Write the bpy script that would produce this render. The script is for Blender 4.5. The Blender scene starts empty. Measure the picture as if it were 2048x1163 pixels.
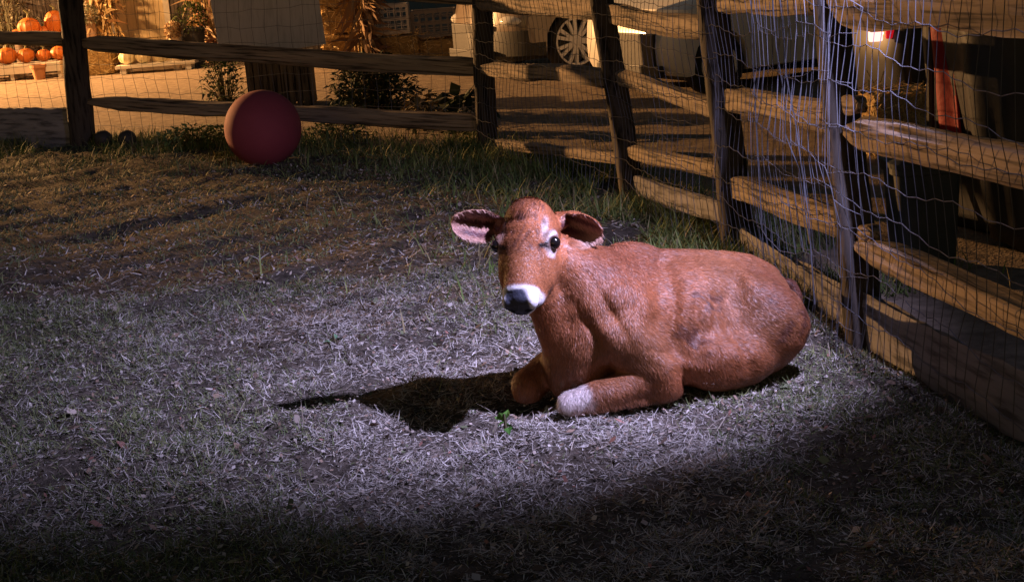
import bpy, bmesh, math, random
import numpy as np
from mathutils import Vector, Matrix
random.seed(7); RNG = np.random.default_rng(11)
R = math.radians
SC = bpy.context.scene
COL = SC.collection

# ------------------------------------------------------------------ camera
CAM_H, PITCH, ROLL, FPX, YAW = 1.63, 13.75, -4.5, 3000.0, 0.0
cam_d = bpy.data.cameras.new("camera"); cam = bpy.data.objects.new("camera", cam_d); COL.objects.link(cam)
cam_d.sensor_width = 36.0; cam_d.lens = FPX / 2048 * 36; cam_d.clip_end = 500; cam_d.clip_start = 0.05
CM = Matrix.Rotation(R(90 - PITCH), 3, 'X') @ Matrix.Rotation(R(ROLL), 3, 'Z')
cam.matrix_world = Matrix.Translation((0, 0, CAM_H)) @ CM.to_4x4()
SC.camera = cam
EYE = Vector((0, 0, CAM_H))

def ray(px, py):
    return (CM @ Vector(((px - 1024) / FPX, -(py - 581.5) / FPX, -1))).normalized()
def G(px, py, z=0.0):                       # point of the level z seen at a photo pixel
    d = ray(px, py); return EYE + d * ((z - CAM_H) / d.z)
def P(px, py, y):                           # point at distance y
    d = ray(px, py); return EYE + d * (y / d.y)
def W(a, b, px, py):                        # point on the upright plane through ground points a, b
    n = Vector((b.y - a.y, -(b.x - a.x), 0)); d = ray(px, py)
    return EYE + d * ((a - EYE).dot(n) / d.dot(n))

# ------------------------------------------------------------------ world and lights
wd = bpy.data.worlds.new("World"); SC.world = wd; wd.use_nodes = True
nt = wd.node_tree; bg = nt.nodes["Background"]
sky = nt.nodes.new("ShaderNodeTexSky"); sky.sky_type = 'NISHITA'; sky.sun_disc = False
sky.sun_elevation = R(4); sky.sun_rotation = R(200)
nt.links.new(sky.outputs[0], bg.inputs[0]); bg.inputs[1].default_value = 0.030

def light(name, kind, loc, power, color, radius, aim=None, angle=60, blend=1.0):
    d = bpy.data.lights.new(name, kind); d.energy = power; d.color = color; d.shadow_soft_size = radius
    o = bpy.data.objects.new(name, d); COL.objects.link(o); o.location = loc
    if aim is not None:
        o.rotation_euler = (Vector(aim) - Vector(loc)).to_track_quat('-Z', 'Y').to_euler()
    if kind == 'SPOT':
        d.spot_size = R(angle); d.spot_blend = blend
    return o
light("pen_flood_lamp", 'SPOT', (1.38, 4.28, 2.2), 1040, (0.61, 0.57, 1.0), 0.03, aim=(-0.36, 6.05, 0.0), angle=82, blend=1.0)
light("pen_edge_fill", 'SPOT', (1.38, 4.28, 2.2), 14, (0.62, 0.58, 1.0), 0.03, aim=(0.3, 4.6, 0.0), angle=125, blend=1.0)  # added wide dim fill at the flood's position, softens the pool's edge
light("yard_flood_lamp", 'SPOT', (-14.0, 22.2, 3.2), 27000, (1.0, 0.50, 0.18), 0.06, aim=(0.1, 16.4, 0.5), angle=60, blend=0.35)
light("door_fill_light", 'POINT', (-5.6, 19.6, 2.7), 420, (1.0, 0.50, 0.18), 0.05)  # added fill without a fixture, brightens the shed door and pumpkins
SC.view_settings.view_transform = 'Standard'; SC.view_settings.look = 'None'
SC.view_settings.exposure = 0.0; SC.view_settings.gamma = 1.0

# ------------------------------------------------------------------ helpers
def tag(o, label=None, cat=None, group=None, kind=None):
    for k, v in (("label", label), ("category", cat), ("group", group), ("kind", kind)):
        if v: o[k] = v
    return o
def thing(name, loc, label, cat, group=None, rz=0.0):
    o = bpy.data.objects.new(name, None); COL.objects.link(o); o.empty_display_size = .1
    o.location = loc; o.rotation_euler = (0, 0, rz)
    return tag(o, label, cat, group)
def new_obj(name, me, mat=None, parent=None, mw=None):
    o = bpy.data.objects.new(name, me); COL.objects.link(o)
    if mat is not None: me.materials.append(mat)
    if mw is not None: o.matrix_world = mw
    if parent is not None:
        o.parent = parent
        pm = parent.matrix_basis if parent.parent is None else parent.parent.matrix_basis @ parent.matrix_parent_inverse @ parent.matrix_basis
        if mw is not None:
            o.matrix_parent_inverse = pm.inverted()
    return o
def np_mesh(name, V, F, smooth=True, col=None):
    """V (n,3), F: list of index arrays or one (m,k) array"""
    me = bpy.data.meshes.new(name); V = np.asarray(V, dtype=np.float32)
    F = np.asarray(F, dtype=np.int32); m, k = F.shape
    me.vertices.add(len(V)); me.vertices.foreach_set("co", V.ravel())
    me.loops.add(m * k); me.loops.foreach_set("vertex_index", F.ravel())
    me.polygons.add(m)
    me.polygons.foreach_set("loop_start", np.arange(0, m * k, k, dtype=np.int32))
    me.polygons.foreach_set("loop_total", np.full(m, k, dtype=np.int32))
    me.polygons.foreach_set("use_smooth", np.full(m, smooth))
    me.update(calc_edges=True)
    if col is not None: set_col(me, col)
    return me
def set_col(me, col):
    a = me.color_attributes.new("Col", 'FLOAT_COLOR', 'POINT')
    c = np.ones((len(me.vertices), 4), dtype=np.float32); c[:, :3] = col
    a.data.foreach_set("color", c.ravel())

class MB:
    def __init__(s): s.v = []; s.f = []
    def add(s, vs, fs):
        o = len(s.v); s.v += [Vector(v) for v in vs]; s.f += [tuple(i + o for i in f) for f in fs]; return s
    def box(s, c, size, rot=None, jit=0.0):
        x, y, z = (q / 2 for q in size); m = rot if rot is not None else Matrix.Identity(3)
        vs = [Vector(c) + m @ Vector((a * x, b * y, d * z)) + Vector([random.uniform(-jit, jit) for _ in range(3)])
              for a in (-1, 1) for b in (-1, 1) for d in (-1, 1)]
        return s.add(vs, [(0, 1, 3, 2), (4, 6, 7, 5), (0, 4, 5, 1), (2, 3, 7, 6), (0, 2, 6, 4), (1, 5, 7, 3)])
    def tube(s, pts, r, n=6, cap=True):
        pts = [Vector(p) for p in pts]; rs = r if isinstance(r, (list, tuple)) else [r] * len(pts)
        vs = []; 
        for i, p in enumerate(pts):
            t = (pts[min(i + 1, len(pts) - 1)] - pts[max(i - 1, 0)]).normalized()
            a = t.cross(Vector((0.13, .21, 1) if abs(t.z) < .9 else (1, .1, 0))).normalized(); b = t.cross(a)
            vs += [p + (a * math.cos(2 * math.pi * k / n) + b * math.sin(2 * math.pi * k / n)) * rs[i] for k in range(n)]
        fs = [(i * n + k, i * n + (k + 1) % n, (i + 1) * n + (k + 1) % n, (i + 1) * n + k) for i in range(len(pts) - 1) for k in range(n)]
        if cap: fs += [tuple(range(n - 1, -1, -1)), tuple((len(pts) - 1) * n + k for k in range(n))]
        return s.add(vs, fs)
    def rings(s, rings, closed=True, cap=True):
        n = len(rings[0]); vs = [v for r in rings for v in r]; fs = []
        for i in range(len(rings) - 1):
            for k in range(n if closed else n - 1):
                fs.append((i * n + k, i * n + (k + 1) % n, (i + 1) * n + (k + 1) % n, (i + 1) * n + k))
        if cap and closed: fs += [tuple(range(n - 1, -1, -1)), tuple((len(rings) - 1) * n + k for k in range(n))]
        return s.add(vs, fs)
    def ball(s, c, rad, nu=16, nv=10, rib=0.0, nrib=0, rot=None):
        rings = []; m = rot if rot is not None else Matrix.Identity(3)
        for j in range(nv + 1):
            th = math.pi * (j + .02) / (nv + .04) ; ring = []
            for i in range(nu):
                ph = 2 * math.pi * i / nu; k = 1 - rib * abs(math.cos(ph * nrib / 2)) ** 2 * math.sin(th) if nrib else 1
                ring.append(Vector(c) + m @ Vector((rad[0] * math.sin(th) * math.cos(ph) * k, rad[1] * math.sin(th) * math.sin(ph) * k, rad[2] * math.cos(th))))
            rings.append(ring)
        return s.rings(rings)
    def build(s, name, mat, parent=None, smooth=True, bevel=0.0, mw=None, angle=40):
        me = bpy.data.meshes.new(name)
        vs = s.v
        if parent is not None and mw is None:
            inv = wmat(parent).inverted(); vs = [inv @ v for v in vs]
        me.from_pydata([tuple(v) for v in vs], [], s.f)
        bm = bmesh.new(); bm.from_mesh(me); bmesh.ops.recalc_face_normals(bm, faces=bm.faces)
        if bevel > 0:
            es = [e for e in bm.edges if len(e.link_faces) == 2 and e.calc_face_angle(0) > R(30)]
            bmesh.ops.bevel(bm, geom=es, offset=bevel, segments=2, affect='EDGES', profile=.6)
        bm.to_mesh(me); bm.free()
        me.polygons.foreach_set("use_smooth", [smooth] * len(me.polygons))
        if smooth: 
            try: me.set_sharp_from_angle(angle=R(angle))
            except Exception: pass
        return new_obj(name, me, mat, parent)
def wmat(o):
    m = o.matrix_basis.copy() if o.parent is None else wmat(o.parent) @ o.matrix_parent_inverse @ o.matrix_basis
    return m
def copy_tree(o, parent=None):
    c = o.copy(); COL.objects.link(c)
    if parent is not None: c.parent = parent
    for ch in [q for q in bpy.data.objects if q.parent == o]: copy_tree(ch, c)
    return c

# ------------------------------------------------------------------ materials
def mat(name, c1, c2=None, rough=.8, scale=8.0, stretch=(1, 1, 1), bump=.3, bscale=None, metal=0.0, c3=None, spec=.3, attr=None, detail=8, dist=.01, coat=0.0):
    m = bpy.data.materials.new(name); m.use_nodes = True; t = m.node_tree; N = t.nodes; L = t.links
    b = N["Principled BSDF"]; b.inputs["Roughness"].default_value = rough; b.inputs["Metallic"].default_value = metal
    b.inputs["Specular IOR Level"].default_value = spec; b.inputs["Coat Weight"].default_value = coat
    tc = N.new("ShaderNodeTexCoord"); mp = N.new("ShaderNodeMapping"); mp.inputs["Scale"].default_value = stretch
    L.new(tc.outputs["Object"], mp.inputs[0])
    nz = N.new("ShaderNodeTexNoise"); nz.inputs["Scale"].default_value = scale; nz.inputs["Detail"].default_value = detail; nz.inputs["Roughness"].default_value = .65
    L.new(mp.outputs[0], nz.inputs["Vector"])
    rp = N.new("ShaderNodeValToRGB"); rp.color_ramp.elements[0].position = .3; rp.color_ramp.elements[1].position = .7
    c2 = c2 or c1
    rp.color_ramp.elements[0].color = (*c1, 1); rp.color_ramp.elements[1].color = (*c2, 1)
    if c3:
        e = rp.color_ramp.elements.new(.5); e.color = (*c3, 1)
    L.new(nz.outputs["Fac"], rp.inputs[0]); out = rp.outputs[0]
    if attr:
        at = N.new("ShaderNodeAttribute"); at.attribute_name = attr
        mx = N.new("ShaderNodeMix"); mx.data_type = 'RGBA'; mx.blend_type = 'MULTIPLY'; mx.inputs[0].default_value = 1
        L.new(out, mx.inputs[6]); L.new(at.outputs["Color"], mx.inputs[7]); out = mx.outputs[2]
    L.new(out, b.inputs["Base Color"])
    if bump:
        n2 = N.new("ShaderNodeTexNoise"); n2.inputs["Scale"].default_value = bscale or scale * 3; n2.inputs["Detail"].default_value = 6
        L.new(mp.outputs[0], n2.inputs["Vector"])
        bp = N.new("ShaderNodeBump"); bp.inputs["Strength"].default_value = bump; bp.inputs["Distance"].default_value = dist
        L.new(n2.outputs["Fac"], bp.inputs["Height"]); L.new(bp.outputs[0], b.inputs["Normal"])
    return m
def wood_mat(name, c1, c2, scale=9, stretch=(.12, 1, 1), crack=.75):
    m = mat(name, c1, c2, rough=.85, scale=scale, stretch=stretch, bump=.8, bscale=scale * 2.2, dist=.012, spec=.2)
    t = m.node_tree; N = t.nodes; L = t.links; b = N["Principled BSDF"]
    mp = [n for n in N if n.type == 'MAPPING'][0]; rp = [n for n in N if n.type == 'VALTORGB'][0]
    n3 = N.new("ShaderNodeTexNoise"); n3.inputs["Scale"].default_value = scale * 4; n3.inputs["Detail"].default_value = 3
    L.new(mp.outputs[0], n3.inputs["Vector"])
    r2 = N.new("ShaderNodeValToRGB"); r2.color_ramp.elements[0].position = .34; r2.color_ramp.elements[1].position = .5
    r2.color_ramp.elements[0].color = (1 - crack, 1 - crack, 1 - crack, 1); r2.color_ramp.elements[1].color = (1, 1, 1, 1)
    L.new(n3.outputs["Fac"], r2.inputs[0])
    mx = N.new("ShaderNodeMix"); mx.data_type = 'RGBA'; mx.blend_type = 'MULTIPLY'; mx.inputs[0].default_value = 1
    L.new(rp.outputs[0], mx.inputs[6]); L.new(r2.outputs[0], mx.inputs[7]); L.new(mx.outputs[2], b.inputs["Base Color"])
    return m
def attr_mat(name, rough=.8, spec=.2, trans=0.0, bump=0.0):
    m = bpy.data.materials.new(name); m.use_nodes = True; t = m.node_tree; b = t.nodes["Principled BSDF"]
    b.inputs["Roughness"].default_value = rough; b.inputs["Specular IOR Level"].default_value = spec
    at = t.nodes.new("ShaderNodeAttribute"); at.attribute_name = "Col"; t.links.new(at.outputs["Color"], b.inputs["Base Color"])
    if bump:
        nz = t.nodes.new("ShaderNodeTexNoise"); nz.inputs["Scale"].default_value = 90; nz.inputs["Detail"].default_value = 5
        tc = t.nodes.new("ShaderNodeTexCoord"); t.links.new(tc.outputs["Object"], nz.inputs["Vector"])
        bp = t.nodes.new("ShaderNodeBump"); bp.inputs["Strength"].default_value = bump; bp.inputs["Distance"].default_value = .006
        t.links.new(nz.outputs["Fac"], bp.inputs["Height"]); t.links.new(bp.outputs[0], b.inputs["Normal"])
    return m
def emit_mat(name, c, s):
    m = bpy.data.materials.new(name); m.use_nodes = True; b = m.node_tree.nodes["Principled BSDF"]
    b.inputs["Base Color"].default_value = (*c, 1); b.inputs["Emission Color"].default_value = (*c, 1); b.inputs["Emission Strength"].default_value = s
    b.inputs["Roughness"].default_value = .2
    return m
def glass_mat(name, c, rough=.08):
    m = mat(name, c, rough=rough, bump=0, spec=.6); return m

M_RAIL = wood_mat("split_rail_wood", (.10, .078, .06), (.36, .28, .20), scale=15, stretch=(.045, 1, 1))
M_POST = wood_mat("post_wood", (.032, .027, .024), (.075, .062, .05), stretch=(1, 1, .12))
M_PLANK = wood_mat("kick_plank_wood", (.16, .155, .17), (.27, .26, .285), crack=.6)
M_WIRE = mat("galvanised_wire", (.085, .088, .10), (.125, .13, .15), rough=.5, metal=.4, bump=0, scale=30)
M_DARKWOOD = wood_mat("dark_wood", (.05, .042, .035), (.12, .10, .08), stretch=(1, 1, .1))
M_GREYBOARD = wood_mat("grey_board_paint", (.42, .42, .47), (.50, .50, .55), crack=.12, stretch=(1, 1, .1))

# ------------------------------------------------------------------ fence layout (ground points of posts)
PB = [G(165, 292), G(974, 296), G(1272, 402), G(1482, 508), G(1738, 694)]
PB = [Vector((p.x, p.y, 0)) for p in PB]
P0 = PB[0] + (PB[0] - PB[1]).normalized() * 3.2
q = G(1905, 834); P6 = PB[4] + (Vector((q.x, q.y, 0)) - Vector((*G(1700, 694).xy, 0))).normalized() * 2.4
FENCE = [P0] + PB + [P6]
def pen_side(x, y):
    """signed distance-like value: positive inside the pen"""
    x = np.asarray(x, float); y = np.asarray(y, float)
    best = np.full(x.shape, 1e9); sgn = np.ones(x.shape)
    pts = [FENCE[0] + (FENCE[0] - FENCE[1]) * 4] + FENCE[1:-1] + [FENCE[-1] + (FENCE[-1] - FENCE[-2]) * 4]
    for a, b in zip(pts[:-1], pts[1:]):
        dx, dy = b.x - a.x, b.y - a.y; L2 = dx * dx + dy * dy
        t = np.clip(((x - a.x) * dx + (y - a.y) * dy) / L2, 0, 1)
        qx, qy = a.x + t * dx, a.y + t * dy
        d = np.hypot(x - qx, y - qy); cr = dx * (y - a.y) - dy * (x - a.x)
        m = d < best; best = np.where(m, d, best); sgn = np.where(m, np.where(cr < 0, 1, -1), sgn)
    return best * sgn
def hgt(x, y):
    h = (.012 * np.sin(2.3 * x + 1.1 * y) + .010 * np.sin(4.9 * y - 1.7 * x + 1) + .007 * np.sin(9.1 * x + 6.3 * y + 2) + .006 * np.sin(13.7 * y - 11 * x) + .008 * np.sin(21 * x + 3 * np.sin(5 * y)) * np.sin(17 * y + 2 * np.sin(7 * x)) + .010 * np.sin(6.1 * x - 3 * y + 2 * np.sin(3 * y)))
    return h * np.clip((pen_side(x, y) + .3) * 2, .15, 1)
def noise2(x, y, s, seed=0):
    r = np.random.default_rng(seed); v = np.zeros_like(x, dtype=float)
    for k in range(7):
        a = r.uniform(0, 2 * math.pi); f = s * r.uniform(.6, 2.2); v += np.sin((x * math.cos(a) + y * math.sin(a)) * f + r.uniform(0, 6.28) + 1.3 * np.sin((x * math.sin(a) - y * math.cos(a)) * f * .7))
    return v / 7 * 1.6

# ------------------------------------------------------------------ ground
def ground():
    xs = np.linspace(-9, 7, 330); ys = 1.5 + 28.5 * np.linspace(0, 1, 520) ** 1.6
    X, Y = np.meshgrid(xs, ys); Z = hgt(X, Y)
    V = np.stack([X.ravel(), Y.ravel(), Z.ravel()], 1)
    ps = pen_side(X.ravel(), Y.ravel()); m = np.clip((ps + .35 + .25 * noise2(X.ravel(), Y.ravel(), 3, 5)) / .4, 0, 1)
    i = np.arange(len(ys) - 1)[:, None] * len(xs) + np.arange(len(xs) - 1)[None, :]
    F = np.stack([i, i + 1, i + len(xs) + 1, i + len(xs)], -1).reshape(-1, 4)
    me = np_mesh("ground", V, F, True, np.stack([m, m, m], 1))
    mt = bpy.data.materials.new("ground_soil_and_gravel"); mt.use_nodes = True; t = mt.node_tree; N = t.nodes; L = t.links; b = N["Principled BSDF"]
    b.inputs["Roughness"].default_value = .95; b.inputs["Specular IOR Level"].default_value = .1
    tc = N.new("ShaderNodeTexCoord")
    def ramp(sc, c1, c2, c3=None, det=8):
        n = N.new("ShaderNodeTexNoise"); n.inputs["Scale"].default_value = sc; n.inputs["Detail"].default_value = det; n.inputs["Roughness"].default_value = .7
        L.new(tc.outputs["Object"], n.inputs["Vector"]); r = N.new("ShaderNodeValToRGB")
        r.color_ramp.elements[0].color = (*c1, 1); r.color_ramp.elements[1].color = (*c2, 1); r.color_ramp.elements[0].position = .36; r.color_ramp.elements[1].position = .66
        L.new(n.outputs["Fac"], r.inputs[0]); return r.outputs[0], n.outputs["Fac"]
    soil, h1 = ramp(14, (.035, .029, .022), (.12, .10, .078)); grav, h2 = ramp(9, (.17, .13, .095), (.34, .27, .20))
    at = N.new("ShaderNodeAttribute"); at.attribute_name = "Col"
    mx = N.new("ShaderNodeMix"); mx.data_type = 'RGBA'; L.new(at.outputs["Fac"], mx.inputs[0]); L.new(grav, mx.inputs[6]); L.new(soil, mx.inputs[7]); L.new(mx.outputs[2], b.inputs["Base Color"])
    vo = N.new("ShaderNodeTexNoise"); vo.inputs["Scale"].default_value = 55; vo.inputs["Detail"].default_value = 8; L.new(tc.outputs["Object"], vo.inputs["Vector"])
    bp = N.new("ShaderNodeBump"); bp.inputs["Strength"].default_value = .6; bp.inputs["Distance"].default_value = .02
    L.new(vo.outputs["Fac"], bp.inputs["Height"]); L.new(bp.outputs[0], b.inputs["Normal"])
    tag(new_obj("ground", me, mt), kind="structure")
    far = MB().add([(-200, -60, -.06), (200, -60, -.06), (200, 300, -.06), (-200, 300, -.06)], [(0, 1, 2, 3)])
    tag(far.build("terrain", mat("dark_turf", (.05, .045, .03), (.09, .08, .055), bump=.3)), kind="structure")
ground()

# ------------------------------------------------------------------ blades (grass, hay, coat) as numpy ribbons
def ribbons(base, az, e0, bend, length, width, col, seg=2, zmin=None, roll=None):
    n = len(base); d = np.stack([np.cos(az), np.sin(az)], 1); side = np.stack([-np.sin(az), np.cos(az), np.zeros(n)], 1)
    if roll is not None:
        side = side * np.cos(roll)[:, None]; side[:, 2] += np.sin(roll)
    V = np.zeros((n, (seg + 1) * 2, 3), np.float32)
    for k in range(seg + 1):
        s = k / seg; e = e0 - bend * s * .5; hz = length * s * np.cos(e); vz = length * s * np.sin(e)
        c = np.stack([base[:, 0] + d[:, 0] * hz, base[:, 1] + d[:, 1] * hz, base[:, 2] + vz], 1)
        if zmin is not None: c[:, 2] = np.maximum(c[:, 2], zmin)
        w = (width * (1.0, .95, .7, .15)[round(3 * s)] * .5)[:, None]
        V[:, 2 * k] = c - side * w; V[:, 2 * k + 1] = c + side * w
    V = V.reshape(-1, 3); nv = (seg + 1) * 2
    o = np.arange(n)[:, None, None] * nv + np.array([[2 * k, 2 * k + 1, 2 * k + 3, 2 * k + 2] for k in range(seg)])[None]
    return V, o.reshape(-1, 4), np.repeat(col, nv, 0)
def pick(n, cols, w, jitter=.25):
    i = RNG.choice(len(cols), n, p=np.array(w) / sum(w)); c = np.array(cols)[i] * (1 + RNG.uniform(-jitter, jitter, (n, 1)))
    return np.clip(c, 0, 1)
M_GRASS = attr_mat("dry_grass_blades", .75, .25)
def scatter(n, y0, y1, spread=.40, x0=None):
    """points in the view wedge between distances, uniform in area"""
    y = np.sqrt(RNG.uniform(0, 1, n) * (y1 * y1 - y0 * y0) + y0 * y0); x = RNG.uniform(-1, 1, n) * (y * spread + .75)
    return x, y
def grass():
    parts = []
    for (n, y0, y1, L0, L1, w0, w1, seg) in ((270000, 3.0, 4.9, .018, .06, .0016, .0042, 3), (280000, 4.9, 7.2, .02, .065, .002, .005, 2), (115000, 7.2, 15.5, .03, .085, .004, .009, 2)):
        x, y = scatter(n, y0, y1); ps = pen_side(x, y)
        cl = noise2(x, y, 9, 1); k = (ps > .02) & (RNG.uniform(0, 1, n) < .72 + .40 * cl + .22 * noise2(x, y, 26, 4)); x, y, cl = x[k], y[k], cl[k]; m = len(x)
        green = np.clip(.18 + .45 * noise2(x, y, 2.2, 3) + (y - 6.2) * .13 + np.clip(4.5 - y, 0, 1) * .6 + (y > 8) * .1 + np.clip(-x - .6, 0, 2) * .12, 0.02, .85)
        dry = pick(m, [(.42, .39, .345), (.30, .27, .23), (.54, .51, .46), (.12, .10, .08), (.19, .155, .125)], (4, 4, 2, 2, 2))
        grn = pick(m, [(.12, .15, .055), (.18, .19, .08), (.085, .115, .05)], (3, 3, 2))
        isg = RNG.uniform(0, 1, m) < green; col = np.where(isg[:, None], grn, dry)
        z = hgt(x, y) - .004
        e0 = np.where(isg, RNG.uniform(.5, 1.35, m), RNG.uniform(-.05, .85, m)); ln = RNG.uniform(L0, L1, m) * (.8 + .3 * cl)
        parts.append(ribbons(np.stack([x, y, z], 1), RNG.uniform(0, 6.28, m), e0, RNG.uniform(-.2, 1.6, m), ln, RNG.uniform(w0, w1, m), col, seg, zmin=z + .003, roll=RNG.normal(0, .5, m)))
    n = 2200; x, y = scatter(n, 3.0, 10); k = pen_side(x, y) > .05; x, y = x[k], y[k]; m = len(x); z = hgt(x, y) + .008
    parts.append(ribbons(np.stack([x, y, z], 1), RNG.uniform(0, 6.28, m), RNG.uniform(-.05, .5, m), RNG.uniform(0, 1.3, m), RNG.uniform(.07, .20, m), RNG.uniform(.0015, .0035, m), pick(m, [(.44, .39, .31), (.30, .25, .19), (.52, .47, .40)], (3, 3, 1)), 3, zmin=z))
    # longer green growth along the fence foot
    n = 52000; a = RNG.integers(0, len(FENCE) - 1, n); t = RNG.uniform(0, 1, n)
    fx = np.array([p.x for p in FENCE]); fy = np.array([p.y for p in FENCE])
    x = fx[a] * (1 - t) + fx[a + 1] * t; y = fy[a] * (1 - t) + fy[a + 1] * t
    off = RNG.exponential(.32, n) * RNG.choice([-.5, 1], n); x += off * -.9 * np.where(a > 1, 1, .1); y -= off * np.where(a > 1, .25, 1)
    k = (noise2(x, y, 4, 8) > -.25) & (y > 5.9); x, y, a = x[k], y[k], a[k]; m = len(x)
    col = pick(m, [(.10, .15, .035), (.17, .20, .06), (.07, .10, .03), (.26, .22, .11)], (3, 3, 2, 2)); z = hgt(x, y)
    parts.append(ribbons(np.stack([x, y, z], 1), RNG.uniform(0, 6.28, m), RNG.uniform(.7, 1.5, m), RNG.uniform(.2, 1.6, m), RNG.uniform(.05, .17, m), RNG.uniform(.005, .011, m), col, 2))
    V = []; F = []; C = []; o = 0
    P3 = [p for p in parts]
    for v, f, c in P3:
        V.append(v); F.append(f + o); C.append(c); o += len(v)
    me = np_mesh("grass", np.concatenate(V), np.concatenate(F), False, np.concatenate(C))
    tag(new_obj("grass", me, M_GRASS), kind="stuff")
    # fallen leaves and chaff lying on the sod
    n = 34000; x, y = scatter(n, 3.0, 11); k = pen_side(x, y) > .02; x, y = x[k], y[k]; n = len(x)
    sz = RNG.uniform(.004, .011, n) * (1 + (RNG.uniform(0, 1, n) < .06) * 1.1); az = RNG.uniform(0, 6.28, n); tl = RNG.normal(0, .4, n); t2 = RNG.normal(0, .4, n)
    u = np.stack([np.cos(az), np.sin(az), tl], 1); v = np.stack([-np.sin(az), np.cos(az), t2], 1); c = np.stack([x, y, hgt(x, y) + RNG.uniform(.006, .022, n)], 1)
    s = sz[:, None]; V = np.stack([c - u * s, c - v * s * .55, c + u * s * .3 - v * s * .5, c + u * s, c + v * s * .6, c - u * s * .4 + v * s * .5], 1).reshape(-1, 3)
    F = (np.arange(n)[:, None, None] * 6 + np.array([[0, 1, 2, 3], [0, 3, 4, 5]])[None]).reshape(-1, 4)
    col = pick(n, [(.34, .29, .24), (.22, .155, .11), (.46, .42, .37), (.10, .07, .05), (.13, .15, .08), (.26, .13, .10)], (4, 4, 2, 3, 1.2, .8))
    tag(new_obj("leaf_litter", np_mesh("leaf_litter", V, F, False, np.repeat(col, 6, 0)), M_GRASS), kind="stuff")
grass()

# ------------------------------------------------------------------ fence parts
def rail(name, a, b, h, t, parent, m, tl=.0, tr=.0, seed=0, flat=.75, sag=0.0):
    """hewn rail from a to b (world), height h, thickness t; tl / tr: length over which an end tapers"""
    rnd = random.Random(seed); a, b = Vector(a), Vector(b); L = (b - a).length; n = max(14, int(L / .07)); k = 14
    ph = [rnd.uniform(0, 6.28) for _ in range(8)]; rings = []; K = max(2, int(L / .45)); fac = [[rnd.uniform(.74, 1.10) for _ in range(K + 2)] for _ in range(k)]; off = [rnd.uniform(-.05, .05) * h for _ in range(K + 2)]
    for i in range(n + 1):
        s = i / n; x = s * L - L / 2; f = 1.0; sk = s * K; ik = int(sk); fk = sk - ik
        if tl and s * L < tl: f = .30 + .70 * math.sin(math.pi / 2 * s * L / tl)
        if tr and (1 - s) * L < tr: f = min(f, .30 + .70 * math.sin(math.pi / 2 * (1 - s) * L / tr))
        ring = []
        wv = off[ik] * (1 - fk) + off[ik + 1] * fk + .03 * h * math.sin(3.1 * x + ph[0]) - sag * math.sin(math.pi * s)
        for j in range(k):
            th = 2 * math.pi * j / k + math.pi / k; c, sn = math.cos(th), math.sin(th)
            cy = math.copysign(abs(c) ** .45, c); cz = math.copysign(abs(sn) ** .45, sn)
            nz = (fac[j][ik] * (1 - fk) + fac[j][ik + 1] * fk) * (1 + .012 * math.sin(37 * x + 5 * th + ph[4]) + rnd.gauss(0, .016))
            ring.append(Vector((x, cy * t / 2 * nz * (.6 + .4 * f), cz * h / 2 * f * nz + wv)))
        rings.append(ring)
    X = (b - a).normalized(); Yv = Vector((0, 0, 1)).cross(X).normalized(); Z = X.cross(Yv)
    mw = Matrix.Translation((a + b) / 2) @ Matrix((X, Yv, Z)).transposed().to_4x4()
    mb = MB().rings(rings); me = bpy.data.meshes.new(name); me.from_pydata([tuple(v) for v in mb.v], [], mb.f)
    me.polygons.foreach_set("use_smooth", [True] * len(me.polygons)); me.set_sharp_from_angle(angle=R(16))
    o = bpy.data.objects.new(name, me); COL.objects.link(o); me.materials.append(m)
    o.parent = parent; o.matrix_basis = wmat(parent).inverted() @ mw
    return o
def post(base, top, w, parent, seed):
    rnd = random.Random(seed); base = Vector(base); top = Vector(top); ax = top - base; n = 26; k = 16; rings = []
    ph = [rnd.uniform(0, 6.28) for _ in range(6)]; rot = rnd.uniform(-.3, .3)
    for i in range(n + 1):
        s = i / n; c = base + ax * s; ring = []
        for j in range(k):
            th = 2 * math.pi * j / k + rot; cc, ss = math.cos(th), math.sin(th)
            e = .7; x = math.copysign(abs(cc) ** e, cc); y = math.copysign(abs(ss) ** e, ss)
            nz = 1 + .05 * math.sin(4 * s + 2 * th + ph[0]) + .04 * math.sin(11 * s + 3 * th + ph[1]) + .02 * math.sin(31 * s + 4 * th + ph[2])
            f = 1.0 if s < .97 else 1 - (s - .97) * 9
            ring.append(c + Vector((x, y, 0)) * (w / 2 * nz * f))
        rings.append(ring)
    return MB().rings(rings).build("post", M_POST, parent, angle=50)
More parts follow.
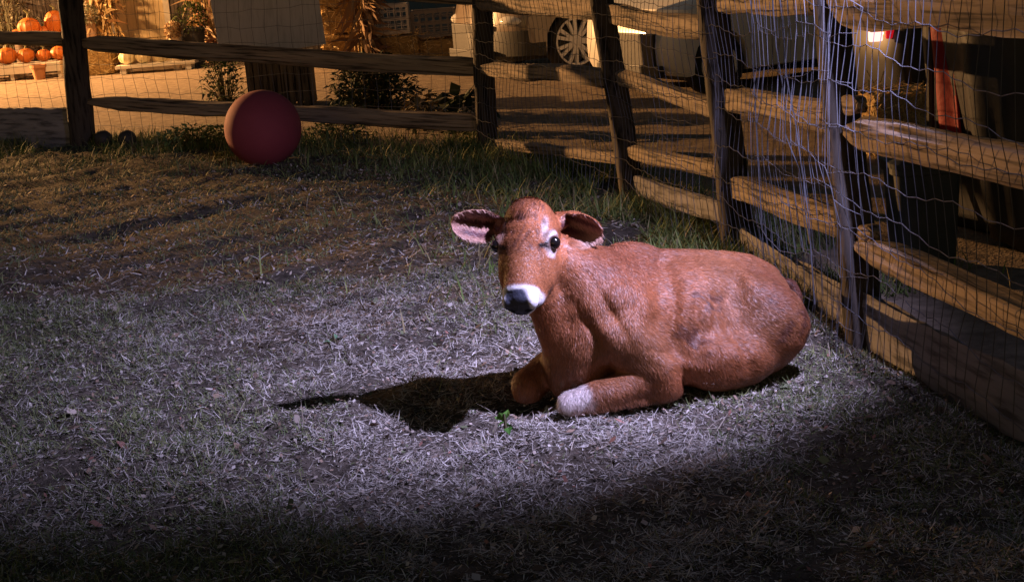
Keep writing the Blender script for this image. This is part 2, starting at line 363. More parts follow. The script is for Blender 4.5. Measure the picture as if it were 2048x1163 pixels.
def wires(name, segs, parent, dv, dh, h, r=.0016, off=.085, z0=.03, seed=0, amp=.012):
    """woven wire on the pen side; segs: ground points"""
    rnd = random.Random(seed); mb = MB(); acc = []
    for a, b in zip(segs[:-1], segs[1:]):
        d = b - a; L = d.length; d = d / L; nrm = Vector((d.y, -d.x, 0))
        if nrm.dot(Vector((0, 5, 0)) - a) < 0: nrm = -nrm
        n = max(2, int(L / dv)); ph = [rnd.uniform(0, 6.28) for _ in range(4)]
        for i in range(n + (1 if b is segs[-1] else 0)):
            s = i / n * L; bow = .03 * math.sin(math.pi * i / n) + .012 * math.sin(3 * s + ph[0])
            acc.append((a + d * s + nrm * (off + bow), d, nrm, s, ph))
    nh = int(h / dh) + 1; zs = [z0 + dh * k for k in range(nh)]
    def pt(i, k):
        p, d, nm, s, ph = acc[i]
        z = zs[k] + amp * math.sin(2.1 * (p.x - p.y) + k * 1.3) + amp * .6 * math.sin(9 * (p.x - p.y) + k * 2.1) + (0.004 if i % 2 else -.004)
        return p + d * (amp * 1.1 * math.sin(k * 1.9 + i * .7) * .5) + nm * (.02 * math.sin(k * .9 + p.y * 1.7)) + Vector((0, 0, z))
    for i in range(len(acc)): mb.tube([pt(i, k) for k in range(nh)], r, 3, False)
    for k in range(nh): mb.tube([pt(i, k) for i in range(len(acc))], r * 1.15, 3, False)
    return mb.build(name, M_WIRE, parent)

# --- back fence
fa = thing("rail_fence", PB[0], "dark post and rail fence across the back of the pen, behind the red ball", "fence")
a, b = PB[0], PB[1]
def pz(p, z): return Vector((p.x, p.y, z))
def ptop(i, px, py, a, b, H=1.45):                      # lean taken from a photo pixel high on the post
    t = W(a, b, px, py); base = PB[i]; k = H / t.z; return base + (t - base) * k
post(PB[0] - Vector((0, 0, .1)), ptop(0, 141, 0, a, b), .21, fa, 1)
post(PB[1] - Vector((0, 0, .1)), ptop(1, 963, 0, a, b), .15, fa, 2)
rail("rail", W(a, b, 158, 86), W(a, b, 966, 139), .145, .07, fa, M_RAIL, .25, .1, 3)
rail("rail", W(a, b, 168, 205), W(a, b, 968, 246), .135, .07, fa, M_RAIL, .55, .1, 4)
rail("rail", W(a, b, 146, -62), W(a, b, 966, -4), .13, .07, fa, M_RAIL, .2, .1, 5)
a0, b0 = P0, PB[0]
rail("rail", W(a0, b0, -330, 70), W(a0, b0, 150, 80), .125, .07, fa, M_RAIL, .1, .12, 6)
rail("rail", W(a0, b0, -330, -80), W(a0, b0, 140, -62), .125, .07, fa, M_RAIL, .1, .12, 7)
pl = W(a0, b0, -330, 252); pr = W(a0, b0, 158, 256)
rail("plank", pl, pr, .37, .05, fa, M_PLANK, 0, 0, 8)
wires("wire_mesh", [P0, PB[0], PB[1]], fa, .125, .135, 1.35, r=.0017, off=-.1, seed=1)

# --- right-hand fence
fb = thing("rail_fence", PB[2], "hewn rail fence with wire mesh running along the right of the pen past the calf", "fence")
a, b = PB[1], PB[2]
post(PB[2] - Vector((0, 0, .1)), ptop(2, 1204, 0, a, b), .145, fb, 11)
post(PB[3] - Vector((0, 0, .1)), ptop(3, 1425, 0, PB[2], PB[3]), .155, fb, 12)
post(PB[4] - Vector((0, 0, .1)), ptop(4, 1663, 20, PB[3], PB[4], 1.35), .135, fb, 13)
post(P6 - Vector((0, 0, .1)), P6 + Vector((-.05, 0, 1.4)), .15, fb, 14)
rail("rail", W(a, b, 955, 4), W(a, b, 1212, 22), .13, .075, fb, M_RAIL, .15, .1, 21)
rail("rail", W(a, b, 962, 137), W(a, b, 1222, 157), .12, .075, fb, M_RAIL, .4, .1, 22)
rail("rail", W(a, b, 975, 284), W(a, b, 1250, 318), .07, .06, fb, M_RAIL, .3, .1, 23)
a, b = PB[2], PB[3]
rail("rail", W(a, b, 1195, 22), W(a, b, 1418, 62), .125, .075, fb, M_RAIL, .1, .1, 24)
rail("rail", W(a, b, 1226, 150), W(a, b, 1448, 222), .10, .075, fb, M_RAIL, .2, .15, 25)
rail("rail", W(a, b, 1250, 298), W(a, b, 1458, 348), .085, .075, fb, M_RAIL, .3, .1, 26)
rail("plank", W(a, b, 1275, 372), W(a, b, 1470, 432), .12, .045, fb, M_PLANK, 0, 0, 27)
a, b = PB[3], PB[4]
rail("rail", W(a, b, 1425, 2), W(a, b, 1652, 0), .125, .085, fb, M_RAIL, .1, .1, 28)
rail("rail", W(a, b, 1436, 196), W(a, b, 1694, 236), .12, .085, fb, M_RAIL, .3, .1, 29)
rail("rail", W(a, b, 1452, 368), W(a, b, 1700, 452), .115, .085, fb, M_RAIL, .3, .05, 30)
rail("plank", W(a, b, 1478, 488), W(a, b, 1700, 634), .22, .045, fb, M_PLANK, 0, 0, 31)
a, b = PB[4], P6
def Lx(px, pl, y0, y1): return W(a, b, px, pl)
rail("rail", W(a, b, 1668, -8), W(a, b, 2200, 0), .20, .10, fb, M_RAIL, .2, 0, 32)
rail("rail", W(a, b, 1700, 262), W(a, b, 2200, 365), .135, .10, fb, M_RAIL, .18, 0, 33)
rail("rail", W(a, b, 1722, 488), W(a, b, 2200, 706), .105, .10, fb, M_RAIL, .3, 0, 34)
rail("plank", W(a, b, 1692, 625) , W(a, b, 2200, 890), .235, .045, fb, M_PLANK, 0, 0, 35)
wires("wire_mesh", [PB[1], PB[2], PB[3]], fb, .075, .115, 1.38, r=.0016, off=.08, seed=2)
wires("wire_mesh", [PB[3] + (PB[3] - PB[4]) * .02, PB[4], P6], fb, .072, .135, 1.38, r=.0016, off=.085, seed=3, amp=.02)
e0 = PB[3].lerp(PB[4], .45); 
wires("wire_mesh", [e0, PB[4], PB[4].lerp(P6, .12)], fb, .085, .14, 1.36, r=.0014, off=.125, seed=4, amp=.03)
mb = MB(); a, b = PB[3], PB[4]; nrm = Vector((-(b - a).y, (b - a).x, 0)).normalized(); nrm = nrm if nrm.x < 0 else -nrm
for ps in ([(1568, -40), (1572, 120), (1580, 300), (1590, 480), (1606, 700)], [(1612, -40), (1622, 90), (1640, 200), (1640, 262), (1668, 330), (1690, 480)], [(1628, -40), (1644, 150), (1662, 240), (1688, 420), (1700, 600)]):
    mb.tube([W(a, b, *p) + nrm * .14 for p in ps], .0026, 5)
mb.build("wire_stay", M_WIRE, fb)

# ------------------------------------------------------------------ the calf
CO = Vector((*G(1345, 762).xy, 0)); CF = Vector((-.936, -.352, 0)).normalized(); CLf = Vector((-CF.y, CF.x, 0)); CLf = CLf if CLf.y < 0 else -CLf
def C(x, y, z): return CO + CF * x + CLf * y + Vector((0, 0, z))
CBM = Matrix((CF, CLf, Vector((0, 0, 1)))).transposed()
POLL = P(1054, 398, 4.95); NOSE = P(1036, 576, 4.74)
HU = (NOSE - POLL).normalized(); hw = (EYE - POLL); hw = (hw - HU * hw.dot(HU)).normalized(); HV = hw.cross(HU)
ya = R(-19); HW = (hw * math.cos(ya) + HV * math.sin(ya)).normalized(); HV = HW.cross(HU).normalized()
HBM = Matrix((HU, HV, HW)).transposed(); HL = (NOSE - POLL).length
def H(u, v, w): return POLL + HU * u * .96 + HV * v + HW * w
def sphere_pts():
    bm = bmesh.new(); bmesh.ops.create_icosphere(bm, subdivisions=3, radius=1); v = np.array([q.co[:] for q in bm.verts]); f = np.array([[q.index for q in fc.verts] for fc in bm.faces]); bm.free(); return v, f
def calf():
    SV, SF = sphere_pts(); V = []; F = []; n = 0
    def add(v, f):
        nonlocal n
        V.append(v); F.append(f + n); n += len(v)
    def ell(c, rad, basis=CBM, tilt=None):
        m = np.array(basis if tilt is None else basis @ tilt); add((SV * np.array(rad)) @ m.T + np.array(c), SF)
    def chain(pts, rs, sq=None):
        for (p, q), (r, s) in zip(zip(pts[:-1], pts[1:]), zip(rs[:-1], rs[1:])):
            k = max(2, int((Vector(q) - Vector(p)).length / (min(r, s) * .3)))
            for i in range(k + 1):
                t = i / k; ell(Vector(p).lerp(Vector(q), t), [r + (s - r) * t] * 3)
    # trunk
    ell(C(-.06, 0, .235), (.38, .235, .232)); ell(C(-.12, .06, .135), (.30, .265, .135))
    ell(C(.20, 0, .275), (.23, .19, .24)); ell(C(.17, 0, .43), (.17, .075, .095))
    chain([C(.22, 0, .46), C(.05, 0, .43), C(-.18, 0, .40), C(-.36, 0, .37), C(-.45, 0, .31)], [.06, .055, .06, .075, .08])
    ell(C(-.34, 0, .225), (.19, .21, .205)); ell(C(-.29, .15, .20), (.215, .135, .20), tilt=Matrix.Rotation(R(-14), 3, 'Z')); ell(C(-.36, .14, .26), (.10, .09, .12)); ell(C(-.29, -.15, .17), (.20, .12, .17))
    ell(C(-.25, .11, .35), (.07, .05, .045)); ell(C(-.25, -.11, .34), (.07, .05, .045))            # hip points
    ell(C(-.14, .22, .10), (.20, .10, .10))
    tv = np.concatenate(V); tl = (tv - np.array(CO)) @ np.array(CBM); k = np.clip((.06 - tl[:, 0]) / .50, 0, 1); k = k * k * (3 - 2 * k)
    tl[:, 2] *= 1 - .07 * k - .07 * np.clip((-.30 - tl[:, 0]) / .25, 0, 1) ** 1.3; tl[:, 0] = np.where(tl[:, 0] < 0, tl[:, 0] * .90, tl[:, 0])
    tl[:, 1] *= 1 - .10 * k * np.clip(1 - tl[:, 2] / .15, 0, 1); tl[:, 0] += .05 * np.clip((-.25 - tl[:, 0]) / .25, 0, 1) * np.clip(1 - tl[:, 2] / .16, 0, 1)
    tv = tl @ np.array(CBM).T + np.array(CO); V[:] = [tv]; F[:] = [np.concatenate(F)]
    # shoulder, chest, neck
    ell(C(.22, .13, .27), (.13, .085, .19), tilt=Matrix.Rotation(R(20), 3, 'Y')); ell(C(.22, -.13, .27), (.13, .085, .19))
    ell(C(.36, .02, .22), (.13, .145, .20)); ell(C(.43, .03, .15), (.065, .07, .14))
    ell(C(.34, .045, .36), (.12, .12, .17)); ell(C(.39, .04, .30), (.09, .09, .14))
    nk = POLL + HU * .075 - HW * .15
    chain([C(.24, .0, .36), C(.34, .0, .42), C(.42, .0, .50), nk], [.165, .138, .104, .082])
    chain([C(.40, .03, .22), C(.45, .03, .34), C(.48, .03, .44), H(.12, -.01, -.21)], [.095, .085, .070, .048])
    # near foreleg (folded), far foreleg
    chain([C(.26, .13, .25), C(.175, .17, .135)], [.11, .080]); ell(C(.14, .205, .09), (.065, .068, .095)); ell(C(.115, .205, .05), (.05, .05, .045)); chain([C(.24, .15, .24), C(.15, .20, .13)], [.10, .075])
    chain([C(.17, .18, .10), C(.30, .185, .074), C(.42, .175, .062), C(.475, .17, .056)], [.070, .054, .045, .043])
    ell(C(.468, .17, .058), (.050, .042, .043)); ell(C(.497, .175, .050), (.024, .032, .026))
    chain([C(.46, .18, .034), C(.33, .205, .030), C(.23, .205, .032), C(.17, .20, .028)], [.032, .025, .029, .026])
    chain([C(.28, -.12, .22), C(.34, -.11, .13), C(.53, -.06, .075)], [.10, .075, .058]); ell(C(.53, -.055, .065), (.065, .06, .07))
    # tail
    chain([C(-.37, 0, .30), P(1500, 570, 5.50), P(1550, 562, 5.60), P(1582, 566, 5.62), P(1593, 592, 5.62), P(1592, 640, 5.58), P(1580, 690, 5.52)], [.05, .036, .024, .026, .028, .020, .016])
    # head
    ell(H(.055, 0, -.055), (.075, .086, .09), HBM); ell(H(.10, 0, -.065), (.11, .105, .09), HBM)
    ell(H(.145, 0, -.045), (.080, .102, .062), HBM)
    for s in (-1, 1):
        ell(H(.150, .076 * s, -.038), (.045, .036, .035), HBM); ell(H(.205, .052 * s, -.085), (.125, .050, .075), HBM); ell(H(.29, .036 * s, -.085), (.085, .042, .055), HBM)
    for k in range(9):
        t = k / 8; ell(H(.17 + .17 * t, 0, -.040 + .004 * t), (.05, .074 - .018 * t + .010 * max(0, t - .7) * 3, .055 - .008 * t), HBM)
    chain([H(.19, 0, -.14), H(.30, 0, -.115), H(.365, 0, -.085)], [.055, .045, .035])
    ell(H(.362, 0, -.045), (.045, .060, .048), HBM); ell(H(.385, 0, -.055), (.030, .050, .040), HBM)
    for s in (-1, 1): ell(H(.378, .040 * s, -.035), (.030, .022, .030), HBM)
    # ears: cupped shells
    def ear(base, tip, face, wd, droop, rootfrom):
        base, tip, face = Vector(base), Vector(tip), Vector(face); ax = tip - base; Ln = ax.length; ax /= Ln
        sd = face.cross(ax).normalized(); face = ax.cross(sd).normalized(); nu, nv = 22, 15; fr = []; bk = []
        for i in range(nu + 1):
            s = i / nu; w = wd * (.25 + .75 * math.sin(math.pi * min(1, .12 + s * .62)) ** 1.0) if s < .6 else wd * math.sqrt(max(0.0, 1 - ((s - .6) / .4) ** 2)) * .985
            if s < .6: w = wd * (.34 + .66 * math.sin(math.pi / 2 * min(1, s / .55)))
            w = max(w, .004)
            for j in range(nv + 1):
                t = -1 + 2 * j / nv; cup = (.055 * (1 - t * t) * (1 - .75 * s) + .01 * (1 - s)) * wd / .055
                p = base + ax * (s * Ln) + sd * (w * t * (1 - .12 * abs(t))) - face * cup + face * (.018 * t * t * math.sin(math.pi * s)) - Vector((0, 0, droop * s ** 3))
                fr.append(p + face * .0045); bk.append(p - face * .0055 - face * .004 * (1 - t * t))
        v = [*fr, *bk]; N1 = nv + 1; f = []; o = len(fr)
        for i in range(nu):
            for j in range(nv):
                a = i * N1 + j; q = (a, a + 1, a + N1 + 1, a + N1); f += [(q[0], q[1], q[2]), (q[0], q[2], q[3])]; f += [(q[0] + o, q[2] + o, q[1] + o), (q[0] + o, q[3] + o, q[2] + o)]
        edge = [(0 * N1 + j) for j in range(N1)] + [i * N1 + nv for i in range(1, nu + 1)] + [nu * N1 + j for j in range(nv - 1, -1, -1)] + [i * N1 for i in range(nu - 1, 0, -1)]
        for a, b in zip(edge, edge[1:] + edge[:1]): f += [(a, b + o, b), (a, a + o, b + o)]
        add(np.array([q[:] for q in v]), np.array(f))
        chain([rootfrom, base - face * .022 + ax * .02], [.034, .026])
    e1b = H(.064, .085, -.085); e1t = P(1206, 446, 4.96)
    ear(e1b, e1t, (-.35, -.80, -.30), .064, .050, H(.06, .06, -.08))
    e2b = H(.060, -.080, -.085); e2t = P(902, 446, 4.90)
    ear(e2b, e2t, (.22, -.93, -.05), .064, .0, H(.06, -.055, -.08))
    V = np.concatenate(V); F = np.concatenate(F)
    V[:, 2] = np.where(V[:, 2] < 0.012, .012, V[:, 2])
    me = np_mesh("calf_raw", V, F); o = bpy.data.objects.new("calf_raw", me); COL.objects.link(o)
    md = o.modifiers.new("r", 'REMESH'); md.mode = 'VOXEL'; md.voxel_size = .0052; md.adaptivity = 0
    dg = bpy.context.evaluated_depsgraph_get(); ev = o.evaluated_get(dg); m2 = ev.to_mesh()
    nv = len(m2.vertices); co = np.zeros(nv * 3, np.float32); m2.vertices.foreach_get("co", co); co = co.reshape(-1, 3).astype(float)
    nl = len(m2.polygons); ls = np.zeros(len(m2.loops), np.int32); m2.loops.foreach_get("vertex_index", ls)
    lt = np.zeros(nl, np.int32); m2.polygons.foreach_get("loop_total", lt)
    assert (lt == 4).all(); Q = ls.reshape(-1, 4)
    ev.to_mesh_clear(); bpy.data.objects.remove(o); bpy.data.meshes.remove(me)
    # smoothing: the trunk strongly, the head a little, the ears least
    hp = (co - np.array(POLL)) @ np.array(HBM); inhead = (hp[:, 0] > -.05) & (np.abs(hp[:, 1]) < .12) & (hp[:, 2] > -.17) & (hp[:, 0] < .45)
    dear = np.minimum(np.linalg.norm(co - np.array((Vector(e1b) + Vector(e1t)) / 2), axis=1), np.linalg.norm(co - np.array((Vector(e2b) + Vector(e2t)) / 2), axis=1))
    lp = (co - np.array(CO)) @ np.array(CBM)
    foot = (lp[:, 2] < .16) & (lp[:, 0] > .0) & (lp[:, 1] > .12)
    wgt = np.ones(nv); wgt[foot] = .35; wgt[inhead] = .12; wgt[dear < .11] = .05
    E = np.concatenate([Q[:, [0, 1]], Q[:, [1, 2]], Q[:, [2, 3]], Q[:, [3, 0]]]); deg = np.bincount(E[:, 0], minlength=nv) + np.bincount(E[:, 1], minlength=nv)
    def lap(x):
        s = np.zeros_like(x)
        for k in range(x.shape[1]): s[:, k] = np.bincount(E[:, 0], x[E[:, 1], k], nv) + np.bincount(E[:, 1], x[E[:, 0], k], nv)
        return s / deg[:, None]
    w = wgt[:, None]
    for _ in range(6): w = lap(w)
    for _ in range(60): co = co + (lap(co) - co) * .6 * w
    # bones, hollows and folds worked into the smooth trunk
    me = np_mesh("calf0", co, Q, True); nm = np.zeros(nv * 3, np.float32); me.vertices.foreach_get("normal", nm); nm = nm.reshape(-1, 3).astype(float); bpy.data.meshes.remove(me)
    lp = (co - np.array(CO)) @ np.array(CBM); lx, ly, lz = lp.T; hp = (co - np.array(POLL)) @ np.array(HBM); offh = ~((hp[:, 0] > -.06) & (hp[:, 0] < .44) & (np.abs(hp[:, 1]) < .16) & (hp[:, 2] > -.17)); ns = np.clip((ly + .03) / .08, 0, 1) * offh
    def g(x0, z0, rx, rz, rot=0.0):
        a, b = lx - x0, lz - z0; c_, s_ = math.cos(rot), math.sin(rot); return np.exp(-((a * c_ + b * s_) / rx) ** 2 - ((-a * s_ + b * c_) / rz) ** 2)
    D = np.zeros(nv)
    D -= .020 * g(-.13, .315, .075, .05, .3) * ns; D += .016 * g(-.225, .375, .035, .03) * ns; D += .010 * g(-.42, .31, .03, .03) * ns
    D -= .013 * g(-.115, .19, .022, .11, -.25) * ns; D -= .012 * g(.075, .33, .025, .12, .25) * ns; D += .010 * g(.19, .36, .045, .12, .45) * ns; D -= .010 * g(.12, .185, .09, .02, .35) * ns
    D += .0035 * np.sin(2 * math.pi * (lx + .35 * lz) / .052) * g(-.0, .27, .10, .10) * ns
    D -= .010 * g(.31, .36, .018, .11, -.35) * ns; D -= .008 * g(.375, .30, .015, .10, -.45) * ns; D += .006 * g(.345, .31, .016, .10, -.4) * ns; D += .012 * np.exp(-(ly / .022) ** 2) * (lz > .33) * offh * (lx < .2) * (lx > -.45)
    D += .0025 * np.sin(23 * lx + 3 * np.sin(19 * lz)) * np.sin(21 * lz - 9 * lx) * offh
    co = co + nm * D[:, None]
    for _ in range(2): co = co + (lap(co) - co) * .5 * w
    me = np_mesh("calf", co, Q, True)
    nm = np.zeros(nv * 3, np.float32); me.vertices.foreach_get("normal", nm); nm = nm.reshape(-1, 3)
    # coat colours
    hp = (co - np.array(POLL)) @ np.array(HBM); lp = (co - np.array(CO)) @ np.array(CBM); u, v, ww = hp.T; lx, ly, lz = lp.T
    nz = np.sin(31 * lx + 9 * ly + 3 * np.sin(17 * lz)) * .5 + np.sin(19 * lz - 23 * lx + 2 * np.sin(29 * ly)) * .5
    base = np.array((.285, .100, .040)); col = np.tile(base, (nv, 1)) * (1 + .14 * nz[:, None])
    big = np.sin(7 * lx + 5 * lz + 2 * np.sin(6 * lz)) * np.sin(9 * lz - 4 * lx + 1); col = col * (1 + np.stack([.16 * big, .05 * big, .0 * big], 1))
    def blend(mask, c):
        nonlocal col
        mask = np.clip(mask, 0, 1)[:, None]; col = col * (1 - mask) + np.array(c) * mask
    sad = np.exp(-((lx - .12) / .22) ** 2 - ((lz - .50) / .07) ** 2) + .8 * np.exp(-((lx + .30) / .10) ** 2 - ((lz - .33) / .07) ** 2); blend(np.clip(sad * (1 + .5 * nz), 0, .7) * ((u > .5) | (np.abs(v) > .16) | (ww < -.2)), (.15, .045, .020))
    near = (ly > .0) & (dear > .09)
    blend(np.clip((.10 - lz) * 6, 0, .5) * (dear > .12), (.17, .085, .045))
    for (sx, sz, r) in ((-.40, .24, .030), (-.385, .205, .022), (-.42, .205, .02), (-.375, .25, .018), (-.43, .265, .02), (-.30, .20, .022), (-.27, .185, .02), (-.315, .215, .016), (-.08, .33, .022), (-.055, .31, .016), (-.02, .355, .014), (-.41, .17, .022), (.02, .215, .03), (.05, .24, .03)):  # dark coat patches; the last two paint the shade of the armpit crease
        d = np.hypot((lx - sx) * 1.0, lz - sz) + .010 * np.sin(90 * lx + 64 * lz) + .008 * np.sin(170 * lz - 120 * lx + 2 * np.sin(70 * lx)); blend(np.clip((1.1 - d / r) * 2.6, 0, .8) * near, (.11, .038, .022))
    ih = (u > -.04) & (dear > .075) & (np.abs(v) < .13) & (ww > -.128) & (u < .46)
    # white round the eyes, dark lids and tear duct; the eyeballs sit in the skin found there
    EYE_C = {}
    for s, kk in ((-1, .35), (1, 1)):
        m = ih & (np.abs(u - .155) < .012) & (np.abs(ww + .036) < .010) & (v * s > .03); ev_ = np.abs(v[m]).max() if m.any() else .09
        ec = np.array((.155, s * (ev_ - .0125), -.032)); EYE_C[s] = ec; q = hp - ec
        de = np.sqrt((q[:, 0] / 1.55) ** 2 + q[:, 1] ** 2 + (q[:, 2] * .9) ** 2) + .003 * np.sin(170 * u + 90 * v); blend((.037 - de) / .010 * ih * kk, (.50, .43, .40))
        de = np.hypot((u - .112) / .050, (np.abs(v) - .072) / .012) + (ww < -.07) * 2 + (v * s < 0) * 3; blend((1.1 - de) * 1.6 * ih * kk, (.48, .39, .36))
        de = np.sqrt((q[:, 0] * 1.1) ** 2 + q[:, 1] ** 2 + q[:, 2] ** 2); blend((.0285 - de) / .003 * ih, (.010, .007, .006))
        ax = np.array((.016, -.024 * s, .020)); tt_ = np.clip((q @ ax) / (ax @ ax), 0, 1.6); dd = np.linalg.norm(q - tt_[:, None] * ax, axis=1); blend((.0105 - dd + .004 * (1 - tt_) * (tt_ > .8)) / .003 * ih * (tt_ > .8), (.014, .010, .009))
    mott = np.sin(80 * u + 3 * np.sin(60 * v)) * np.sin(110 * v + 40 * u); blend(np.clip(mott - .1, 0, .75) * ih * (u < .20) * (ww > -.09), (.11, .04, .025))
    blend((1 - np.hypot((u - .075) / .03, (v + .004) / .03)) * 2 * ih * .7, (.12, .045, .03))     # dark whorl on the forehead
    blend(np.minimum((u - .318) / .012, np.minimum((.072 - np.abs(v)) / .008, (ww + .105) / .01)) * ih, (.70, .68, .68))                                            # pale muzzle band
    blend((-.085 - ww) / .010 * ((u > .28) & ih), (.16, .07, .04))                              # brown chin
    pad = np.minimum((u - .336) / .006, (1 - np.hypot((v + .005) / .048, (ww + .030) / .047)) * 7); blend(pad * ih, (.055, .06, .085))
    mo = np.minimum((u - .34) / .006, np.minimum((.006 - np.abs(ww + .083)) / .002, (.050 - np.abs(v)) / .01)); blend(mo * ih, (.02, .014, .014))
    for s in (-1, 1):
        d = np.hypot((v - .031 * s) / .013, (ww + .046 + .10 * (np.abs(v) - .03)) / .009); blend((1.3 - d) * 3 * ((u > .36) & ih), (.004, .004, .005))
    blend((-.475 - lx) / .02 * (lz > .10), (.15, .055, .035))
    # ears: dark inside, pale rim tufts
    for eb, et, fc in ((e1b, e1t, Vector((-.35, -.8, -.3))), (e2b, e2t, Vector((.22, -.93, -.05)))):
        eb, et = np.array(eb), np.array(et); ax = et - eb; Ln = np.linalg.norm(ax); ax = ax / Ln; rel = co - eb; s = rel @ ax / Ln; fr = nm @ np.array(fc.normalized())
        sd = np.cross(np.array(fc.normalized()), ax); tt = np.abs(rel @ sd) / .055; rr = np.linalg.norm(rel - np.outer(rel @ ax, ax), axis=1)
        m = (s > .1) & (s < 1.02) & (rr < .08) & (fr > .1)
        blend(m * .85, (.40, .22, .17)); blend(m * np.clip((.86 - np.hypot(tt * .95, (s - .45) * 1.6)) * 4, 0, 1) * np.clip(.5 + .9 * np.sin(9 * (rel @ sd) / .05 + 4 * s), 0, 1), (.10, .032, .035))
        m2 = (s > .15) & (s < 1.05) & (rr < .08); blend(m2 * np.clip((np.hypot(tt * .95, (s - .5) * 1.75) - .80) * 4, 0, .55), (.52, .33, .25))
    # white knee
    dk = np.sqrt(((lx - .485) / .085) ** 2 + ((ly - .19) / .08) ** 2 + ((lz - .085) / .052) ** 2) + .15 * np.sin(60 * lx) * np.sin(50 * lz)
    dk = dk + .12 * np.sin(140 * lx + 90 * lz) + .1 * np.sin(170 * ly - 60 * lx); blend(np.clip((1.30 - dk) * 1.6, 0, .92), (.60, .53, .50))
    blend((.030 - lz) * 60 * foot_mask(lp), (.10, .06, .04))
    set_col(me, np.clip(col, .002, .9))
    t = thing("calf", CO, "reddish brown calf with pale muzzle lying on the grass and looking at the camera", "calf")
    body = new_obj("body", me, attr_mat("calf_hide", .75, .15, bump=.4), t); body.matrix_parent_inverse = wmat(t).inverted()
    # eyes
    for s in (-1, 1):
        ec = EYE_C[s]; ep = POLL + HU * ec[0] + HV * ec[1] + HW * ec[2]; mb = MB().ball(ep, (.0225, .0225, .0225)); mb.build("eye", mat("calf_eye", (.008, .006, .006), rough=.16, bump=0, spec=.6), t)
    # coat: short hairs lying along the flow of the body
    a, b_, c_, d_ = (co[Q[:, k]] for k in range(4)); ar = .5 * np.linalg.norm(np.cross(c_ - a, d_ - b_), axis=1); cen = (a + b_ + c_ + d_) / 4
    nh = 300000; ok = (cen[:, 2] > .015)
    hq = (cen - np.array(POLL)) @ np.array(HBM)
    skip = (hq[:, 0] > .325) & (np.abs(hq[:, 1]) < .075) & (hq[:, 2] > -.11)
    for s in (-1, 1): skip |= np.linalg.norm(hq - EYE_C[s], axis=1) < .027
    pr = ar * ok * ~skip; pr /= pr.sum(); fi = RNG.choice(len(Q), nh, p=pr)
    r = RNG.uniform(0, 1, (nh, 2)); p = (a[fi] * ((1 - r[:, :1]) * (1 - r[:, 1:])) + b_[fi] * (r[:, :1] * (1 - r[:, 1:])) + c_[fi] * r[:, :1] * r[:, 1:] + d_[fi] * ((1 - r[:, :1]) * r[:, 1:]))
    n_ = nm[Q[fi, 0]].astype(float); cc = col[Q[fi, 0]]
    lp = (p - np.array(CO)) @ np.array(CBM); hh = (p - np.array(POLL)) @ np.array(HBM); ish = (hh[:, 0] > -.03) & (np.abs(hh[:, 1]) < .12) & (hh[:, 2] > -.16)
    fl = np.tile(-np.array(CF) * .75 + np.array((0, 0, -.8)), (nh, 1))
    fl[lp[:, 0] > .15] = -np.array(CF) * .25 + np.array((0, 0, -1)); 
    fl[ish] = -np.array(HU) * .5 + np.array((0, 0, -.2)); fl[ish & (hh[:, 0] < .10)] = np.array(HU) * .8
    fl += RNG.normal(0, .22, (nh, 3)); wob = np.sin(14 * lp[:, 0] + 11 * lp[:, 2]) * .35; fl += np.array(CF) * wob[:, None]
    tg = fl - n_ * (fl * n_).sum(1)[:, None]; tg /= np.linalg.norm(tg, axis=1)[:, None] + 1e-9
    ln = np.where(ish, RNG.uniform(.004, .008, nh), RNG.uniform(.009, .019, nh)) * np.where(np.linalg.norm(p - np.array(H(.03, 0, 0)), axis=1) < .055, 3.0, 1)
    lift = np.where(ish, .10, .11) + RNG.uniform(0, .12, nh); dr = tg + n_ * lift[:, None]; dr /= np.linalg.norm(dr, axis=1)[:, None]
    sd = np.cross(dr, n_); sd /= np.linalg.norm(sd, axis=1)[:, None] + 1e-9; wd = RNG.uniform(.0008, .0017, nh)[:, None]
    Vh = np.stack([p - sd * wd * .5, p + sd * wd * .5, p + dr * ln[:, None] * .6 + sd * wd * .4, p + dr * ln[:, None]], 1).reshape(-1, 3)
    Fh = np.arange(nh * 4).reshape(-1, 4); clump = .5 * np.sin(90 * lp[:, 0] + 40 * lp[:, 2]) * np.sin(70 * lp[:, 2] - 30 * lp[:, 0])
    cc = np.clip(cc * (1 + clump[:, None] * .25 + RNG.normal(0, .22, (nh, 1))), .002, .9)
    pale = RNG.uniform(0, 1, nh) < .12; cc[pale] = cc[pale] * .65 + np.array((.46, .26, .19)) * .35; dk_ = RNG.uniform(0, 1, nh) < .10; cc[dk_] *= .6
    mh = np_mesh("coat", Vh, Fh, True, np.repeat(cc, 4, 0))
    hn = n_ + RNG.normal(0, .20, (nh, 3)) - tg * .15; hn /= np.linalg.norm(hn, axis=1)[:, None]
    mh.normals_split_custom_set_from_vertices(np.repeat(hn, 4, 0).tolist())
    coat = new_obj("coat", mh, attr_mat("calf_hair", .45, .42), t); coat.matrix_parent_inverse = wmat(t).inverted()
def foot_mask(lp): return ((lp[:, 0] > .03) & (lp[:, 1] > .13)).astype(float)
calf()

